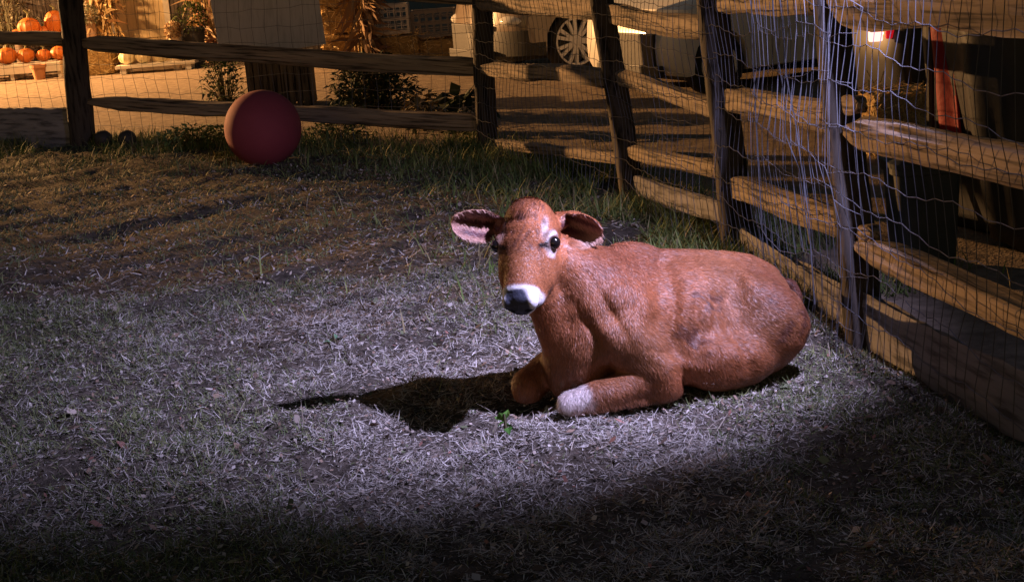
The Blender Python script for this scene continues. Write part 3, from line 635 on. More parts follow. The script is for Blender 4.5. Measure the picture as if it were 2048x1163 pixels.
# ------------------------------------------------------------------ things in and at the pen
def play_ball():
    c = G(527, 334); r = .305; Yb = c.y + .02; cc = P(526, 257, Yb); r = cc.z if .25 < cc.z < .36 else r
    t = MB().ball((0, 0, r), (r, r, r), 64, 40).build("play_ball", mat("red_rubber", (.18, .030, .038), (.22, .038, .046), rough=.8, bump=.06, scale=4), None)
    t.location = (cc.x, cc.y, 0); return tag(t, "large dark red ball standing in the grass near the back fence", "ball")
play_ball()
M_BLACKBALL = mat("dark_rubber", (.03, .027, .025), (.05, .045, .04), rough=.6, bump=.1)
for i, (px, lb) in enumerate(((209, "small dark ball at the foot of the fence, beside the left post"), (257, "small dark ball at the foot of the fence, right of its twin"))):
    c = G(px, 296); r = .078
    o = MB().ball((0, 0, r), (r, r, r), 28, 18).build("small_ball", M_BLACKBALL); o.location = (c.x, c.y, .0)
    tag(o, lb, "ball", "small dark balls at the fence foot")
def leaf_fan(name, c, n, size, cols, spread, h, label, cat, group=None, lean=None, seed=1, wide=.45):
    """a plant of many single leaves: stems plus pointed blades"""
    rnd = random.Random(seed); V = []; F = []; CC = []; st = MB()
    for i in range(n):
        a = rnd.uniform(0, 6.28); rr = spread * math.sqrt(rnd.random()); z = h * rnd.random() ** .8; k = 1 - .55 * (z / h) ** 2
        p = Vector((c.x + math.cos(a) * rr * k, c.y + math.sin(a) * rr * k, c.z + z))
        d = Vector((math.cos(a) * .8 + rnd.gauss(0, .4), math.sin(a) * .8 + rnd.gauss(0, .4), rnd.uniform(-.5, .9)))
        if lean: d += Vector(lean)
        d.normalize(); s = d.cross(Vector((rnd.gauss(0, .3), rnd.gauss(0, .3), 1))).normalized(); L = size * rnd.uniform(.6, 1.3); w = L * wide * .5; up = s.cross(d)
        o = len(V); V += [p, p + d * L * .35 + s * w + up * w * .3, p + d * L - Vector((0, 0, L * .25)), p + d * L * .35 - s * w + up * w * .3, p + d * L * .5 - up * w * .1]
        F += [(o, o + 1, o + 4, o), (o + 1, o + 2, o + 4, o + 1), (o + 2, o + 3, o + 4, o + 2), (o + 3, o, o + 4, o + 3)]
        b = cols[rnd.randrange(len(cols))]; f = rnd.uniform(.7, 1.3); CC += [[min(1, q * f) for q in b]] * 5
        if i % 5 == 0: st.tube([Vector((c.x + (p.x - c.x) * .15, c.y + (p.y - c.y) * .15, c.z)), (Vector((c.x, c.y, c.z)) + p) / 2 + Vector((0, 0, .04)), p], [.005, .004, .002], 4)
    F = [f[:3] for f in F]
    t = thing(name, c, label, cat, group)
    me = np_mesh("foliage", [v[:] for v in V], F, False, np.array(CC)); o = new_obj("foliage", me, M_GRASS, t); o.matrix_parent_inverse = wmat(t).inverted()
    st.build("stem", mat("stem_" + name, (.09, .08, .04), bump=0), t); return t
DK = [(.035, .05, .02), (.05, .065, .025), (.025, .035, .018)]; GN = [(.10, .15, .045), (.15, .19, .07), (.07, .11, .03)]
leaf_fan("shrub", Vector((*G(752, 236).xy, 0)), 1500, .085, DK, .46, .56, "dark broad shrub behind the back fence, right of the red ball", "shrub", seed=2)
leaf_fan("weed", Vector((*G(455, 222).xy, 0)), 420, .075, GN + DK, .26, .58, "tall leafy weed behind the fence left of the slatted crate", "weed", seed=3)
leaf_fan("weed", Vector((*W(PB[0], PB[1], 390, 283).xy, 0)), 420, .06, GN, .42, .17, "low bright leafy weed under the back fence, left of the red ball", "weed", seed=4)
leaf_fan("weed", Vector((*G(672, 285).xy, 0)), 300, .055, GN, .36, .15, "low yellowish weed under the back fence, right of the red ball", "weed", seed=5)
leaf_fan("weed", Vector((*G(930, 268).xy, 0)), 60, .17, DK, .16, .34, "broad leaved dark weed against the fence post at the corner", "weed", seed=6, wide=.75)
leaf_fan("weed", Vector((*G(850, 262).xy, 0)), 90, .10, [(.22, .16, .07), (.10, .08, .04)], .2, .3, "dry yellow leaved weed between shrub and corner post", "weed", seed=7, wide=.5)
leaf_fan("fallen_leaf", Vector((*G(1012, 862).xy, .01)), 7, .042, [(.05, .15, .02), (.08, .19, .03)], .02, .03, "bright green leaf sprig lying in front of the calf", "leaf", seed=8, wide=.8)
leaf_fan("fallen_leaf", Vector((*G(672, 690).xy, .01)), 4, .045, [(.10, .20, .11)], .025, .02, "blue green leaf lying on the grass left of the calf", "leaf", seed=9, wide=.8)
rs = Vector((*G(1660, 690).xy, 0))
# slatted crate and grey board behind the back fence
def slat_crate():
    c = G(562, 218); t = thing("slatted_crate", (c.x, c.y + .3, 0), "dark crate of upright slats standing behind the fence under the grey board", "crate")
    y = c.y; w = .60
    for k in range(9):
        x = c.x - w / 2 + w * (k + .5) / 9
        MB().box((x, y, .26), (.056, .02, .52), jit=.004).build("slat", M_DARKWOOD, t, False)
    b = MB(); b.box((c.x, y + .025, .10), (w, .028, .07)); b.box((c.x, y + .025, .45), (w, .028, .07)); b.box((c.x, y + .5, .26), (w, .03, .5)); b.box((c.x - w / 2, y + .26, .26), (.03, .45, .5)); b.box((c.x + w / 2, y + .26, .26), (.03, .45, .5)); b.box((c.x, y + .26, .525), (w + .05, .56, .02))
    b.build("frame", M_DARKWOOD, t, False)
    a, bb, h = P(432, 99, y + .22), P(646, 99, y + .22), 1.0
    g = MB(); m = Matrix.Rotation(R(-4), 3, 'Y') @ Matrix.Rotation(R(-6), 3, 'X'); L = (bb - a).length
    g.box(((a.x + bb.x) / 2, y + .28, .545 + h / 2), (L, .022, h), m)
    o = g.build("board_panel", M_GREYBOARD, None, False, bevel=.004)
    tag(o, "tall grey painted board leaning upright on the dark slatted crate", "board")
slat_crate()

# ------------------------------------------------------------------ yard: hay bales, crates, stall
M_HAY = mat("hay", (.26, .16, .06), (.52, .36, .15), rough=.95, scale=18, stretch=(1, .35, 2.2), bump=1.0, bscale=40, dist=.03)
M_CRATE = mat("plastic_crate_white", (.50, .47, .44), bump=0, rough=.5)
M_CREAM = wood_mat("cream_boards", (.60, .47, .27), (.70, .57, .36), crack=.1, stretch=(1, 1, .1))
M_WHITE = mat("white_paint", (.62, .58, .50), (.72, .68, .60), rough=.6, bump=.1)
M_BARN = wood_mat("barn_boards", (.085, .07, .065), (.17, .145, .13), stretch=(1, 1, .1))
def straw_cover(mb_c, size, n, rot, parent, seed, col=((.50, .36, .16), (.38, .25, .10), (.62, .48, .25))):
    r = np.random.default_rng(seed); f = r.integers(0, 5, n); u = r.uniform(-.5, .5, (n, 3)); s = np.array(size)
    ax = np.array([0, 0, 1, 1, 2])[f]; sg = np.array([-1, 1, -1, 1, 1])[f]; u[np.arange(n), ax] = sg * .5; p = u * s
    nr = np.zeros((n, 3)); nr[np.arange(n), ax] = sg; d = r.normal(0, 1, (n, 3)); d[:, 0] *= 1.2; d -= nr * (d * nr).sum(1)[:, None] * .75; d /= np.linalg.norm(d, axis=1)[:, None]
    sd = np.cross(d, nr); sd /= np.linalg.norm(sd, axis=1)[:, None] + 1e-6; L = r.uniform(.05, .13, n)[:, None]; w = .004
    V = np.stack([p - sd * w, p + sd * w, p + d * L + sd * w + nr * .012, p + d * L - sd * w + nr * .012], 1).reshape(-1, 3)
    V = V @ np.array(rot).T + np.array(mb_c); c = np.array(col)[r.integers(0, len(col), n)] * r.uniform(.7, 1.2, (n, 1))
    o = new_obj("loose_straw", np_mesh("loose_straw", V, np.arange(n * 4).reshape(-1, 4), False, np.repeat(c, 4, 0)), M_GRASS, parent); o.matrix_parent_inverse = wmat(parent).inverted(); o["kind"] = "stuff"
M_TWINE = mat("twine", (.35, .25, .12), bump=0)
def bale(c, size, rz, label, seed, tilt=0):
    m = Matrix.Rotation(rz, 3, 'Z') @ Matrix.Rotation(tilt, 3, 'Y'); t = thing("hay_bale", (c[0], c[1], c[2] - size[2] / 2), label, "hay bale", "hay bales stacked in the yard")
    bm = bmesh.new(); bmesh.ops.create_cube(bm, size=1); bmesh.ops.subdivide_edges(bm, edges=bm.edges[:], cuts=7, use_grid_fill=True); rnd = random.Random(seed)
    for v in bm.verts:
        q = Vector((v.co.x * size[0], v.co.y * size[1], v.co.z * size[2])); k = 1 - .05 * (abs(v.co.x * 2) ** 4 + abs(v.co.y * 2) ** 4 + abs(v.co.z * 2) ** 4 - 1)
        v.co = m @ (q * k + Vector([rnd.gauss(0, .006) for _ in range(3)])) + Vector(c)
    me = bpy.data.meshes.new("bale"); bm.to_mesh(me); bm.free(); o = new_obj("bale", me, M_HAY, t); o.matrix_parent_inverse = wmat(t).inverted()
    for s in (-.25, .25):
        tw = MB()
        x = s * size[0]; yy, zz = size[1] / 2 + .003, size[2] / 2 + .003
        tw.tube([m @ Vector((x, a * yy, b * zz)) + Vector(c) for a, b in ((-1, -1), (-1, 1), (1, 1), (1, -1), (-1, -1))], .004, 4)
        tw.build("twine", M_TWINE, t)
    straw_cover(c, size, 500, m, t, seed); return t
YB = 18.8
def at(px, py, y=YB): return P(px, py, y)
zb = lambda px, py, y=YB: P(px, py, y)
def bl(x0, x1, y0, y1, y, label, seed, rz=0.0, dep=.45):
    a, b = P(x0, y1, y), P(x1, y0, y); z0 = max(.0, a.z); return bale(((a.x + b.x) / 2, y + dep / 2, (z0 + b.z) / 2), (b.x - a.x, dep, b.z - z0), rz, label, seed)
b1 = bl(648, 742, 66, 122, YB, "bright hay bale at the bottom of the stack beside the grey board", 1)
zt = P(690, 66, YB).z; 
def stack_bale(x0, x1, z0, h, y, label, seed, rz=0):
    a, b = P(x0, 60, y), P(x1, 60, y); return bale(((a.x + b.x) / 2, y + .22, z0 + h / 2), (b.x - a.x, .44, h), rz, label, seed)
stack_bale(644, 724, zt + .004, .30, YB + .02, "hay bale in the middle of the stack beside the grey board", 2)
stack_bale(640, 752, zt + .31, .33, YB, "pale hay bale topping the stack beside the grey board", 3)
b2 = bl(752, 836, 70, 128, YB, "brown hay bale under the white plastic crate", 4)
zc = P(790, 70, YB).z
def plastic_crate(x0, x1, z0, h, y, label, dim=False):
    a, b = P(x0, 50, y), P(x1, 50, y); w = b.x - a.x; cx = (a.x + b.x) / 2; d = .36; t = thing("plastic_crate", (cx, y + d / 2, z0), label, "crate", "plastic crates on the hay")
    m = MB(); r = .016
    for yy in (y, y + d):
        for k in range(7):
            x = cx - w / 2 + w * k / 6; m.box((x, yy, z0 + h / 2), (.03 if k in (0, 6) else .013, .018, h))
        for z, q in ((z0 + .02, .04), (z0 + h * .28, .012), (z0 + h * .5, .03), (z0 + h * .75, .012), (z0 + h - .02, .04)): m.box((cx, yy + .003, z), (w + .01, .02, q))
    for xx in (cx - w / 2, cx + w / 2):
        for k in range(5): m.box((xx, y + d * k / 4, z0 + h / 2), (.018, .013, h))
        for z, q in ((z0 + .02, .04), (z0 + h * .5, .03), (z0 + h - .02, .04)): m.box((xx, y + d / 2, z), (.02, d, q))
    m.build("frame", M_CRATE if not dim else mat("plastic_crate_grey", (.20, .18, .17), bump=0), t, False)
    n = MB(); n.box((cx, y + d / 2, z0 + .012), (w, d, .016)); n.build("floor_grid", M_CRATE, t, False)
plastic_crate(738, 816, zc + .006, .36, YB + .02, "white plastic crate with open bars on the brown hay bale")
bl(838, 952, 74, 130, YB + .1, "dark shaded hay bale at the right end of the row", 5)
zc2 = P(890, 74, YB + .1).z
plastic_crate(824, 910, zc2 + .006, .33, YB + .14, "dull grey plastic crate on the dark hay bale", True)
def corn(px, y, h, n, spread, label, seed, cols=((.50, .34, .15), (.62, .46, .24), (.34, .20, .08), (.24, .13, .06))):
    c = P(px, 60, y); rnd = random.Random(seed); t = thing("cornstalk_bundle", (c.x, y, 0), label, "cornstalks", "cornstalk bundles at the stall")
    st = MB(); V = []; F = []; CC = []
    for i in range(n):
        a = rnd.uniform(0, 6.28); r0 = spread * math.sqrt(rnd.random()); b = Vector((c.x + math.cos(a) * r0, y + math.sin(a) * r0 * .6, 0)); tp = Vector((c.x + math.cos(a) * r0 * .55 + rnd.gauss(0, .04), y + math.sin(a) * r0 * .5, h * rnd.uniform(.85, 1.1)))
        if i % 3 == 0: st.tube([b, (b + tp) / 2 + Vector((rnd.gauss(0, .02), 0, 0)), tp], [.012, .011, .007], 5)
        for k in range(4):
            s = rnd.random(); p = b.lerp(tp, s); d = Vector((rnd.gauss(0, .5), rnd.gauss(0, .35) - .2, rnd.uniform(-1.2, .3))).normalized(); L = rnd.uniform(.2, .45); w = rnd.uniform(.012, .026)
            sd = d.cross(Vector((0.2, 1, .1))).normalized(); o = len(V); V += [p - sd * w, p + sd * w, p + d * L * .5 + sd * w * 1.1, p + d * L * .5 - sd * w * 1.1, p + d * L + Vector((0, 0, -.06))]
            F += [(o, o + 1, o + 2), (o, o + 2, o + 3), (o + 3, o + 2, o + 4)]; q = cols[rnd.randrange(len(cols))]; f = rnd.uniform(.7, 1.2); CC += [[v * f for v in q]] * 5
    st.build("stalk", mat("stalk_%d" % seed, (.40, .28, .12), bump=0), t); o = new_obj("leaves", np_mesh("leaves", [v[:] for v in V], F, False, np.array(CC)), M_GRASS, t); o.matrix_parent_inverse = wmat(t).inverted()
corn(726, YB - .15, 1.25, 60, .16, "dark brown cornstalk bundle leaning beside the white crate", 31, ((.16, .09, .05), (.24, .15, .08), (.10, .06, .035)))
YS = 21.6
corn(206, YS, 1.9, 70, .24, "pale cornstalk bundle at the left side of the yellow door", 32)
corn(412, YS + .3, 1.9, 46, .20, "reddish cornstalk bundle at the right side of the yellow door", 33, ((.50, .30, .2), (.62, .46, .3), (.34, .16, .1)))

def shed():
    y = 22.6; a, b = P(-260, 60, y), P(660, 60, y); t = thing("shed", ((a.x + b.x) / 2, y, 0), "dark boarded shed with a pale yellow lit door", "shed")
    d0, d1 = P(238, 60, y).x, P(334, 60, y).x; H_ = 3.2; w = MB()
    def boards(x0, x1):
        n = max(1, int((x1 - x0) / .18))
        for k in range(n):
            q = (x1 - x0) / n; w.box((x0 + q * (k + .5), y + random.uniform(0, .012), H_ / 2), (q - .008, .05, H_))
    boards(a.x, d0 - .08); boards(d1 + .08, b.x); w.box(((d0 + d1) / 2, y, 2.75), (d1 - d0 + .14, .05, .9)); w.box(((a.x + b.x) / 2, y + 2, H_ / 2), (b.x - a.x, 3.9, H_ - .02))
    w.build("wall", M_BARN, t, False)
    dr = MB(); n = 5
    for k in range(n): dr.box((d0 + (d1 - d0) * (k + .5) / n, y - .03, 1.16), ((d1 - d0) / n - .006, .04, 2.28))
    dr.box(((d0 + d1) / 2, y - .056, .45), (d1 - d0 - .02, .02, .12)); dr.box(((d0 + d1) / 2, y - .056, 1.9), (d1 - d0 - .02, .02, .12)); dr.build("door", M_CREAM, t, False, bevel=.004)
    tr = MB(); tr.box((d0 - .045, y - .045, 1.15), (.085, .06, 2.3)); tr.box((d1 + .045, y - .045, 1.15), (.085, .06, 2.3)); tr.box(((d0 + d1) / 2, y - .045, 2.345), (d1 - d0 + .175, .062, .09)); tr.build("door_trim", M_WHITE, t, False)
    r = MB(); r.add([(a.x - .3, y - .5, 3.15), (b.x + .3, y - .5, 3.15), (b.x + .3, y + 2.1, 4.2), (a.x - .3, y + 2.1, 4.2), (a.x - .3, y - .5, 3.25), (b.x + .3, y - .5, 3.25), (b.x + .3, y + 2.1, 4.3), (a.x - .3, y + 2.1, 4.3)], [(0, 1, 2, 3), (4, 5, 6, 7), (0, 1, 5, 4), (1, 2, 6, 5), (2, 3, 7, 6), (3, 0, 4, 7)]); r.build("roof", M_BARN, t, False)
shed()
M_PUMP = mat("pumpkin_orange", (.40, .10, .015), (.50, .16, .03), rough=.5, scale=5, bump=.15); M_PALE = mat("pumpkin_pale", (.58, .50, .30), (.70, .63, .42), rough=.5, scale=5, bump=.15); M_STEM = mat("pumpkin_stem", (.16, .15, .07), bump=.3)
def pumpkin(x, y, z, r, label, pale=False, sq=.8, rz=0.0, stem=.5):
    t = thing("pumpkin", (x, y, z), label, "pumpkin", "pale pumpkins on the low plank" if pale else "orange pumpkins on the display steps")
    MB().ball((x, y, z + r * sq), (r, r, r * sq), 40, 14, .10, 10, Matrix.Rotation(rz, 3, 'Z')).build("rind", M_PALE if pale else M_PUMP, t)
    MB().tube([(x, y, z + 2 * r * sq - .02), (x + r * .1, y, z + 2 * r * sq + r * stem * .5), (x - r * .25, y, z + 2 * r * sq + r * stem)], [r * .16, r * .10, r * .08], 7).build("stem", M_STEM, t)
def steps():
    y = YS; a, b = P(-170, 120, y), P(126, 120, y); cx = (a.x + b.x) / 2; w = b.x - a.x
    t = thing("display_steps", (cx, y, 0), "pale two step display stand holding orange pumpkins by the shed", "display stand")
    m = MB(); m.box((cx, y, .205), (w, .34, .035)); m.box((cx, y + .40, .545), (w, .34, .035)); m.build("tread", M_WHITE, t, False, bevel=.004)
    for k in range(4):
        x = a.x + .03 + (w - .06) * k / 3
        for yy, hh in ((y, .188), (y + .40, .527)): MB().box((x, yy, hh / 2), (.05, .30, hh)).build("leg", M_WHITE, t, False)
    m = MB(); m.box((cx, y - .175, .15), (w, .02, .12)); m.build("front_board", M_WHITE, t, False)
    def px(q, yy): return P(q, 60, yy).x
    for q, r, lb in ((-60, .16, "orange pumpkin at the far left of the lower step"), (6, .15, "bright orange pumpkin on the lower step, second from the left"), (44, .13, "orange pumpkin in the middle of the lower step"), (80, .11, "dull orange pumpkin on the lower step beside the clay pot"), (112, .13, "orange pumpkin at the right end of the lower step")):
        pumpkin(px(q, y), y, .225, r, lb, sq=.78, rz=q)
    for q, r, lb in ((-30, .15, "orange pumpkin at the left of the upper step"), (35, .10, "small orange pumpkin lying low on the upper step"), (88, .11, "small flat orange pumpkin on the upper step"),):
        pumpkin(px(q, y + .4), y + .4, .565, r, lb, sq=.62, rz=q)
    pumpkin(px(62, y + .36), y + .28, .565, .16, "large round orange pumpkin with a long stem on the upper step", sq=.86, stem=.7)
    pumpkin(px(112, y + .4), y + .4, .565, .15, "tall orange pumpkin beside the left fence post on the upper step", sq=1.15)
    cxp = px(66, y - .34); t = thing("clay_pot", (cxp, y - .36, 0), "small clay pot on the ground before the pumpkin steps", "pot")
    MB().rings([[Vector((cxp + r * math.cos(k * .3927), y - .36 + r * math.sin(k * .3927), z)) for k in range(16)] for r, z in ((.07, 0), (.10, .17), (.115, .17), (.115, .21), (.095, .21), (.085, .12))]).build("pot", mat("terracotta", (.36, .17, .08)), t)
steps()
def plank_row():
    y = YS - .5; a, b = P(234, 125, y), P(394, 125, y); z = .0; o = MB(); o.box(((a.x + b.x) / 2, y, .10), (b.x - a.x, .30, .045)); o.box((a.x + .1, y, .038), (.08, .26, .076)); o.box((b.x - .1, y, .038), (.08, .26, .076))
    tag(o.build("low_plank", M_WHITE, None, False, bevel=.004), "low cream plank bench carrying pale pumpkins on the gravel", "plank")
    for q, r, sq, lb in ((253, .115, .85, "round pale pumpkin at the left end of the low plank"), (286, .11, .95, "pale pumpkin on the low plank, second from its left end"), (322, .105, 1.1, "tall pale pumpkin in the middle of the low plank"), (366, .16, .6, "wide flat pale pumpkin at the right end of the low plank")):
        pumpkin(P(q, 110, y).x, y, .123, r, lb, True, sq, q, .35)
plank_row()
def mum(px, py, y, r, label, cols, seed, potmat, z0=0.0):
    c = P(px, py, y); zb_ = max(z0, c.z - r * 1.1); t = thing("potted_plant", (c.x, y, z0), label, "potted plant"); rnd = random.Random(seed); V = []; F = []; CC = []
    for i in range(900):
        a = rnd.uniform(0, 6.28); cz = rnd.uniform(-.75, 1); sr = math.sqrt(1 - cz * cz); rr = r * rnd.uniform(.75, 1.05); n = Vector((math.cos(a) * sr, math.sin(a) * sr, cz)); p = c + n * rr; d = (n + Vector([rnd.gauss(0, .6) for _ in range(3)])).normalized(); s = d.cross(Vector((.3, .2, 1))).normalized(); L = .05; o = len(V)
        V += [p, p + d * L * .5 + s * .014, p + d * L, p + d * L * .5 - s * .014]; F += [(o, o + 1, o + 2, o + 3)]; q = cols[rnd.randrange(len(cols))]; CC += [q] * 4
    o = new_obj("foliage", np_mesh("foliage", [v[:] for v in V], F, False, np.array(CC)), M_GRASS, t); o.matrix_parent_inverse = wmat(t).inverted()
    MB().rings([[Vector((c.x + q * math.cos(k * .3927), y + q * math.sin(k * .3927), z)) for k in range(16)] for q, z in ((r * .55, z0), (r * .75, zb_ + .1), (r * .8, zb_ + .1), (r * .8, zb_ + .14), (r * .6, zb_ + .14))]).build("pot", potmat, t)
M_POT = mat("dark_pot", (.05, .05, .055), bump=.1)
mum(381, 40, YS - .2, .23, "round green potted mum right of the yellow door", [(.07, .10, .025), (.11, .14, .04), (.05, .07, .02)], 41, M_POT)
mum(174, 32, YS - .2, .15, "pale flowered potted plant at the left of the cornstalks", [(.42, .40, .30), (.20, .22, .12), (.5, .46, .36)], 42, mat("pale_pot", (.45, .3, .2), bump=.1), .365)
a_, b_ = P(163, 100, YS), P(236, 100, YS); bale(((a_.x + b_.x) / 2, YS - .15, .18), (b_.x - a_.x, .5, .36), 0, "hay bale under the pale flowered plant, right of the left fence post", 88)
mum(346, 62, YS - .55, .10, "small cream flowered plant beside the yellow door", [(.6, .5, .34), (.5, .36, .2), (.24, .12, .06)], 43, mat("cream_pot", (.55, .47, .36), bump=.1))
leaf_fan("bush", Vector((P(18, 60, YS + .8).x, YS + .8, .0)), 700, .12, [(.13, .11, .08), (.20, .17, .12), (.08, .07, .05)], .55, 1.5, "grey dry bush behind the pumpkins at the shed wall", "bush", seed=45)

# ------------------------------------------------------------------ vehicles parked in the yard
M_TYRE = mat("tyre_rubber", (.018, .017, .016), (.03, .028, .026), rough=.8, bump=.2); M_ALLOY = mat("alloy", (.78, .76, .74), rough=.3, metal=.0, bump=0); M_BLACKTRIM = mat("black_trim", (.02, .02, .02), (.035, .033, .03), rough=.55, bump=.1)
M_LENS = mat("lamp_lens", (.72, .70, .66), (.5, .48, .45), rough=.12, bump=0, spec=.7, scale=14); M_GLASS = glass_mat("window_glass", (.012, .014, .018))
def wheel(c, ang, Rt, Rr, parent, nsp=14):
    """c: world centre of the outer face; ang: direction of the outward axle"""
    ax = Vector((math.cos(ang), math.sin(ang), 0)); f = Vector((-ax.y, ax.x, 0)); up = Vector((0, 0, 1)); c = Vector(c)
    def pt(r, th, o): return c + f * (r * math.cos(th)) + up * (r * math.sin(th)) + ax * o
    e = thing("wheel", c, None, None); e.parent = parent; e.matrix_parent_inverse = wmat(parent).inverted()
    n = 48; prof = ((Rr * 1.0, -.03), (Rr * 1.02, .0), (Rt * .93, .012), (Rt * .985, -.012), (Rt, -.04), (Rt, -.17), (Rt * .93, -.205), (Rr, -.19))
    MB().rings([[pt(r, 2 * math.pi * k / n, o) for k in range(n)] for r, o in prof], cap=False).build("tyre", M_TYRE, e)
    m = MB(); m.rings([[pt(r, 2 * math.pi * k / n, o) for k in range(n)] for r, o in ((Rr * 1.01, -.02), (Rr * 1.005, .004), (Rr * .93, .002), (Rr * .90, -.03))], cap=False)
    m.rings([[pt(r, 2 * math.pi * k / 16, o) for k in range(16)] for r, o in ((.001, .0), (Rr * .16, -.002), (Rr * .20, -.03))], cap=False)
    for k in range(nsp):
        th = 2 * math.pi * (k // 2) / (nsp / 2) + (-.13 if k % 2 else .13); a, b = .10 * Rr, .065 * Rr
        p0, p1 = pt(Rr * .14, th, -.008), pt(Rr * .95, th + (-.05 if k % 2 else .05), -.012); d = (p1 - p0).normalized(); s = d.cross(ax)
        m.add([p0 - s * b, p0 + s * b, p1 + s * a * .8, p1 - s * a * .8] + [q - ax * .03 for q in (p0 - s * b, p0 + s * b, p1 + s * a * .8, p1 - s * a * .8)], [(0, 1, 2, 3), (4, 5, 6, 7), (0, 3, 7, 4), (1, 2, 6, 5), (2, 3, 7, 6)])
    m.build("rim", M_ALLOY, e, angle=30)
    d = MB(); d.rings([[pt(r, 2 * math.pi * k / 24, o) for k in range(24)] for r, o in ((Rr * .72, -.07), (Rr * .2, -.065))], cap=False); d.build("brake_disc", M_BLACKTRIM, e)
def car(name, label, cat, origin, heading, L, Wd, Hh, Rt, Rr, xa, xb, paint, belt=.80, hood=.78, ws=.95, lamps=True, bumper=True, cab_end=None, group="vehicles parked in the yard"):
    """origin: ground point under the middle; heading: angle of the nose; xa, xb: axle positions"""
    h = Vector((math.cos(heading), math.sin(heading), 0)); l = Vector((-h.y, h.x, 0)); o = Vector((origin[0], origin[1], 0))
    def T(x, y, z): return o + h * x + l * y + Vector((0, 0, z))
    t = thing(name, o, label, cat, group); zs = Rt * .72; F, B = L / 2, -L / 2; ra = Rt * 1.16
    ol = [(F - .10, zs), (F - .01, zs + .10), (F, .45), (F - .03, .62), (F - .10, hood - .06), (F - .24, hood), (F - .55, hood + .09), (F - ws, hood + .17), (F - ws - .62, Hh - .03), (F - ws - .9, Hh)]
    if cab_end is None: ol += [(B + .75, Hh - .03), (B + .28, Hh - .14), (B + .06, belt + .05), (B + .01, .62), (B, .48), (B + .05, zs)]
    else: ol += [(cab_end + .25, Hh - .02), (cab_end, belt + .16), (cab_end - .02, belt + .10), (B + .05, belt + .10), (B, belt), (B, .5), (B + .05, zs)]
    for xc in (xb, xa):
        ol += [(xc - ra, zs)] + [(xc - ra * math.cos(math.pi * k / 12), max(zs, Rt + ra * math.sin(math.pi * k / 12))) for k in range(1, 12)] + [(xc + ra, zs)]
    ys = [-1, -.985, -.93, -.8, -.5, 0, .5, .8, .93, .985, 1]; ins = [.045, .018, .0, 0, 0, 0, 0, 0, 0, .018, .045]; rings = []
    for y, q in zip(ys, ins):
        ring = []
        for x, z in ol:
            tum = 1 - .17 * max(0, (z - belt) / (Hh - belt)) - .03 * max(0, .45 - z); xx = x
            if x > xa + ra: xx -= min(.30, .5 * (F - xa - ra)) * abs(y) ** 3.2 * (x - xa - ra) / (F - xa - ra)
            if x < -.3 * L: xx += .16 * abs(y) ** 3.2
            zz = z - q * (1 if z > belt else .0) + q * (.4 if z < .5 else 0); xx -= math.copysign(q, xx) * (abs(xx) > .4 * L)
            ring.append(T(xx, y * Wd / 2 * tum, zz))
        rings.append(ring)
    MB().rings(rings).build("body", paint, t, angle=35)
    x0 = xa + ra + .02; rr = []
    for y in ys[1:-1]:
        q = []
        for x, z in ((x0, zs - .02), (F + .012, zs + .0), (F + .014, .47), (F + .004, .50), (x0, .50)):
            xx = x
            if x > xa + ra: xx -= min(.30, .5 * (F - xa - ra)) * abs(y) ** 3.2 * (x - xa - ra) / (F - xa - ra)
            q.append(T(xx, y * Wd / 2 * 1.012, z))
        rr.append(q)
    if bumper: MB().rings(rr).build("bumper", M_BLACKTRIM, t, angle=35)
    def side(pts, s, off=.004):
        return [T(x, s * (Wd / 2 * (1 - .17 * max(0, (z - belt) / (Hh - belt))) + off), z) for x, z in pts]
    ce = cab_end if cab_end is not None else B + .35
    for s in (1, -1):
        wq = [(F - ws - .25, belt + .10), (F - ws - .72, Hh - .10), (ce + .45, Hh - .11), (ce + .18, belt + .12)]
        q = side(wq, s); MB().add(q + [p - l * s * .02 for p in q], [(0, 1, 2, 3), (4, 5, 6, 7), (0, 1, 5, 4), (1, 2, 6, 5), (2, 3, 7, 6), (3, 0, 4, 7)]).build("window", M_GLASS, t, False)
        for xc in (xa, xb): wheel(T(xc, s * (Wd / 2 - .015), Rt), heading + s * math.pi / 2, Rt, Rr, t)
        if lamps:
            mb = MB(); mb.ball(T(F - .30, s * (Wd / 2 - .20), .60), (.24, .17, .085), 20, 10, rot=Matrix.Rotation(heading - s * .55, 3, 'Z')); mb.build("headlight", M_LENS, t)
    m = MB(); m.box(T(F - .02, 0, .42), (.06, Wd * .52, .30), Matrix.Rotation(heading, 3, 'Z')); m.box(T(F - .01, 0, .24), (.07, Wd * .62, .10), Matrix.Rotation(heading, 3, 'Z')); m.build("grille", M_BLACKTRIM, t, False, bevel=.01)
    u = MB(); u.box(T(0, 0, Rt * .95), (L * .9, Wd * .70, Rt * .9), Matrix.Rotation(heading, 3, 'Z')); u.build("underbody", M_BLACKTRIM, t, False)
    return t, T, side
M_TAN = mat("tan_car_paint", (.17, .13, .10), (.20, .155, .12), rough=.28, bump=0, coat=.5, scale=2); M_SILVER = mat("silver_car_paint", (.70, .67, .62), (.74, .71, .66), rough=.3, bump=0, coat=.4, scale=2); M_DARKCAR = mat("black_car_paint", (.008, .008, .010), (.012, .012, .014), rough=.45, bump=0, coat=.1)
def place(px, py, head, Wd, xa):
    g = G(px, py); h = Vector((math.cos(head), math.sin(head), 0)); l = Vector((-h.y, h.x, 0)); return Vector((g.x, g.y, 0)) - h * xa - l * (Wd / 2)
hd = math.pi + R(25)
car("sport_utility_car", "tan car with a bright alloy front wheel, parked beyond the corner post", "car", place(1160, 143, hd, 1.78, 1.32), hd, 4.4, 1.78, 1.62, .325, .258, 1.32, -1.30, M_TAN, hood=.86)
hd = math.pi + R(27)
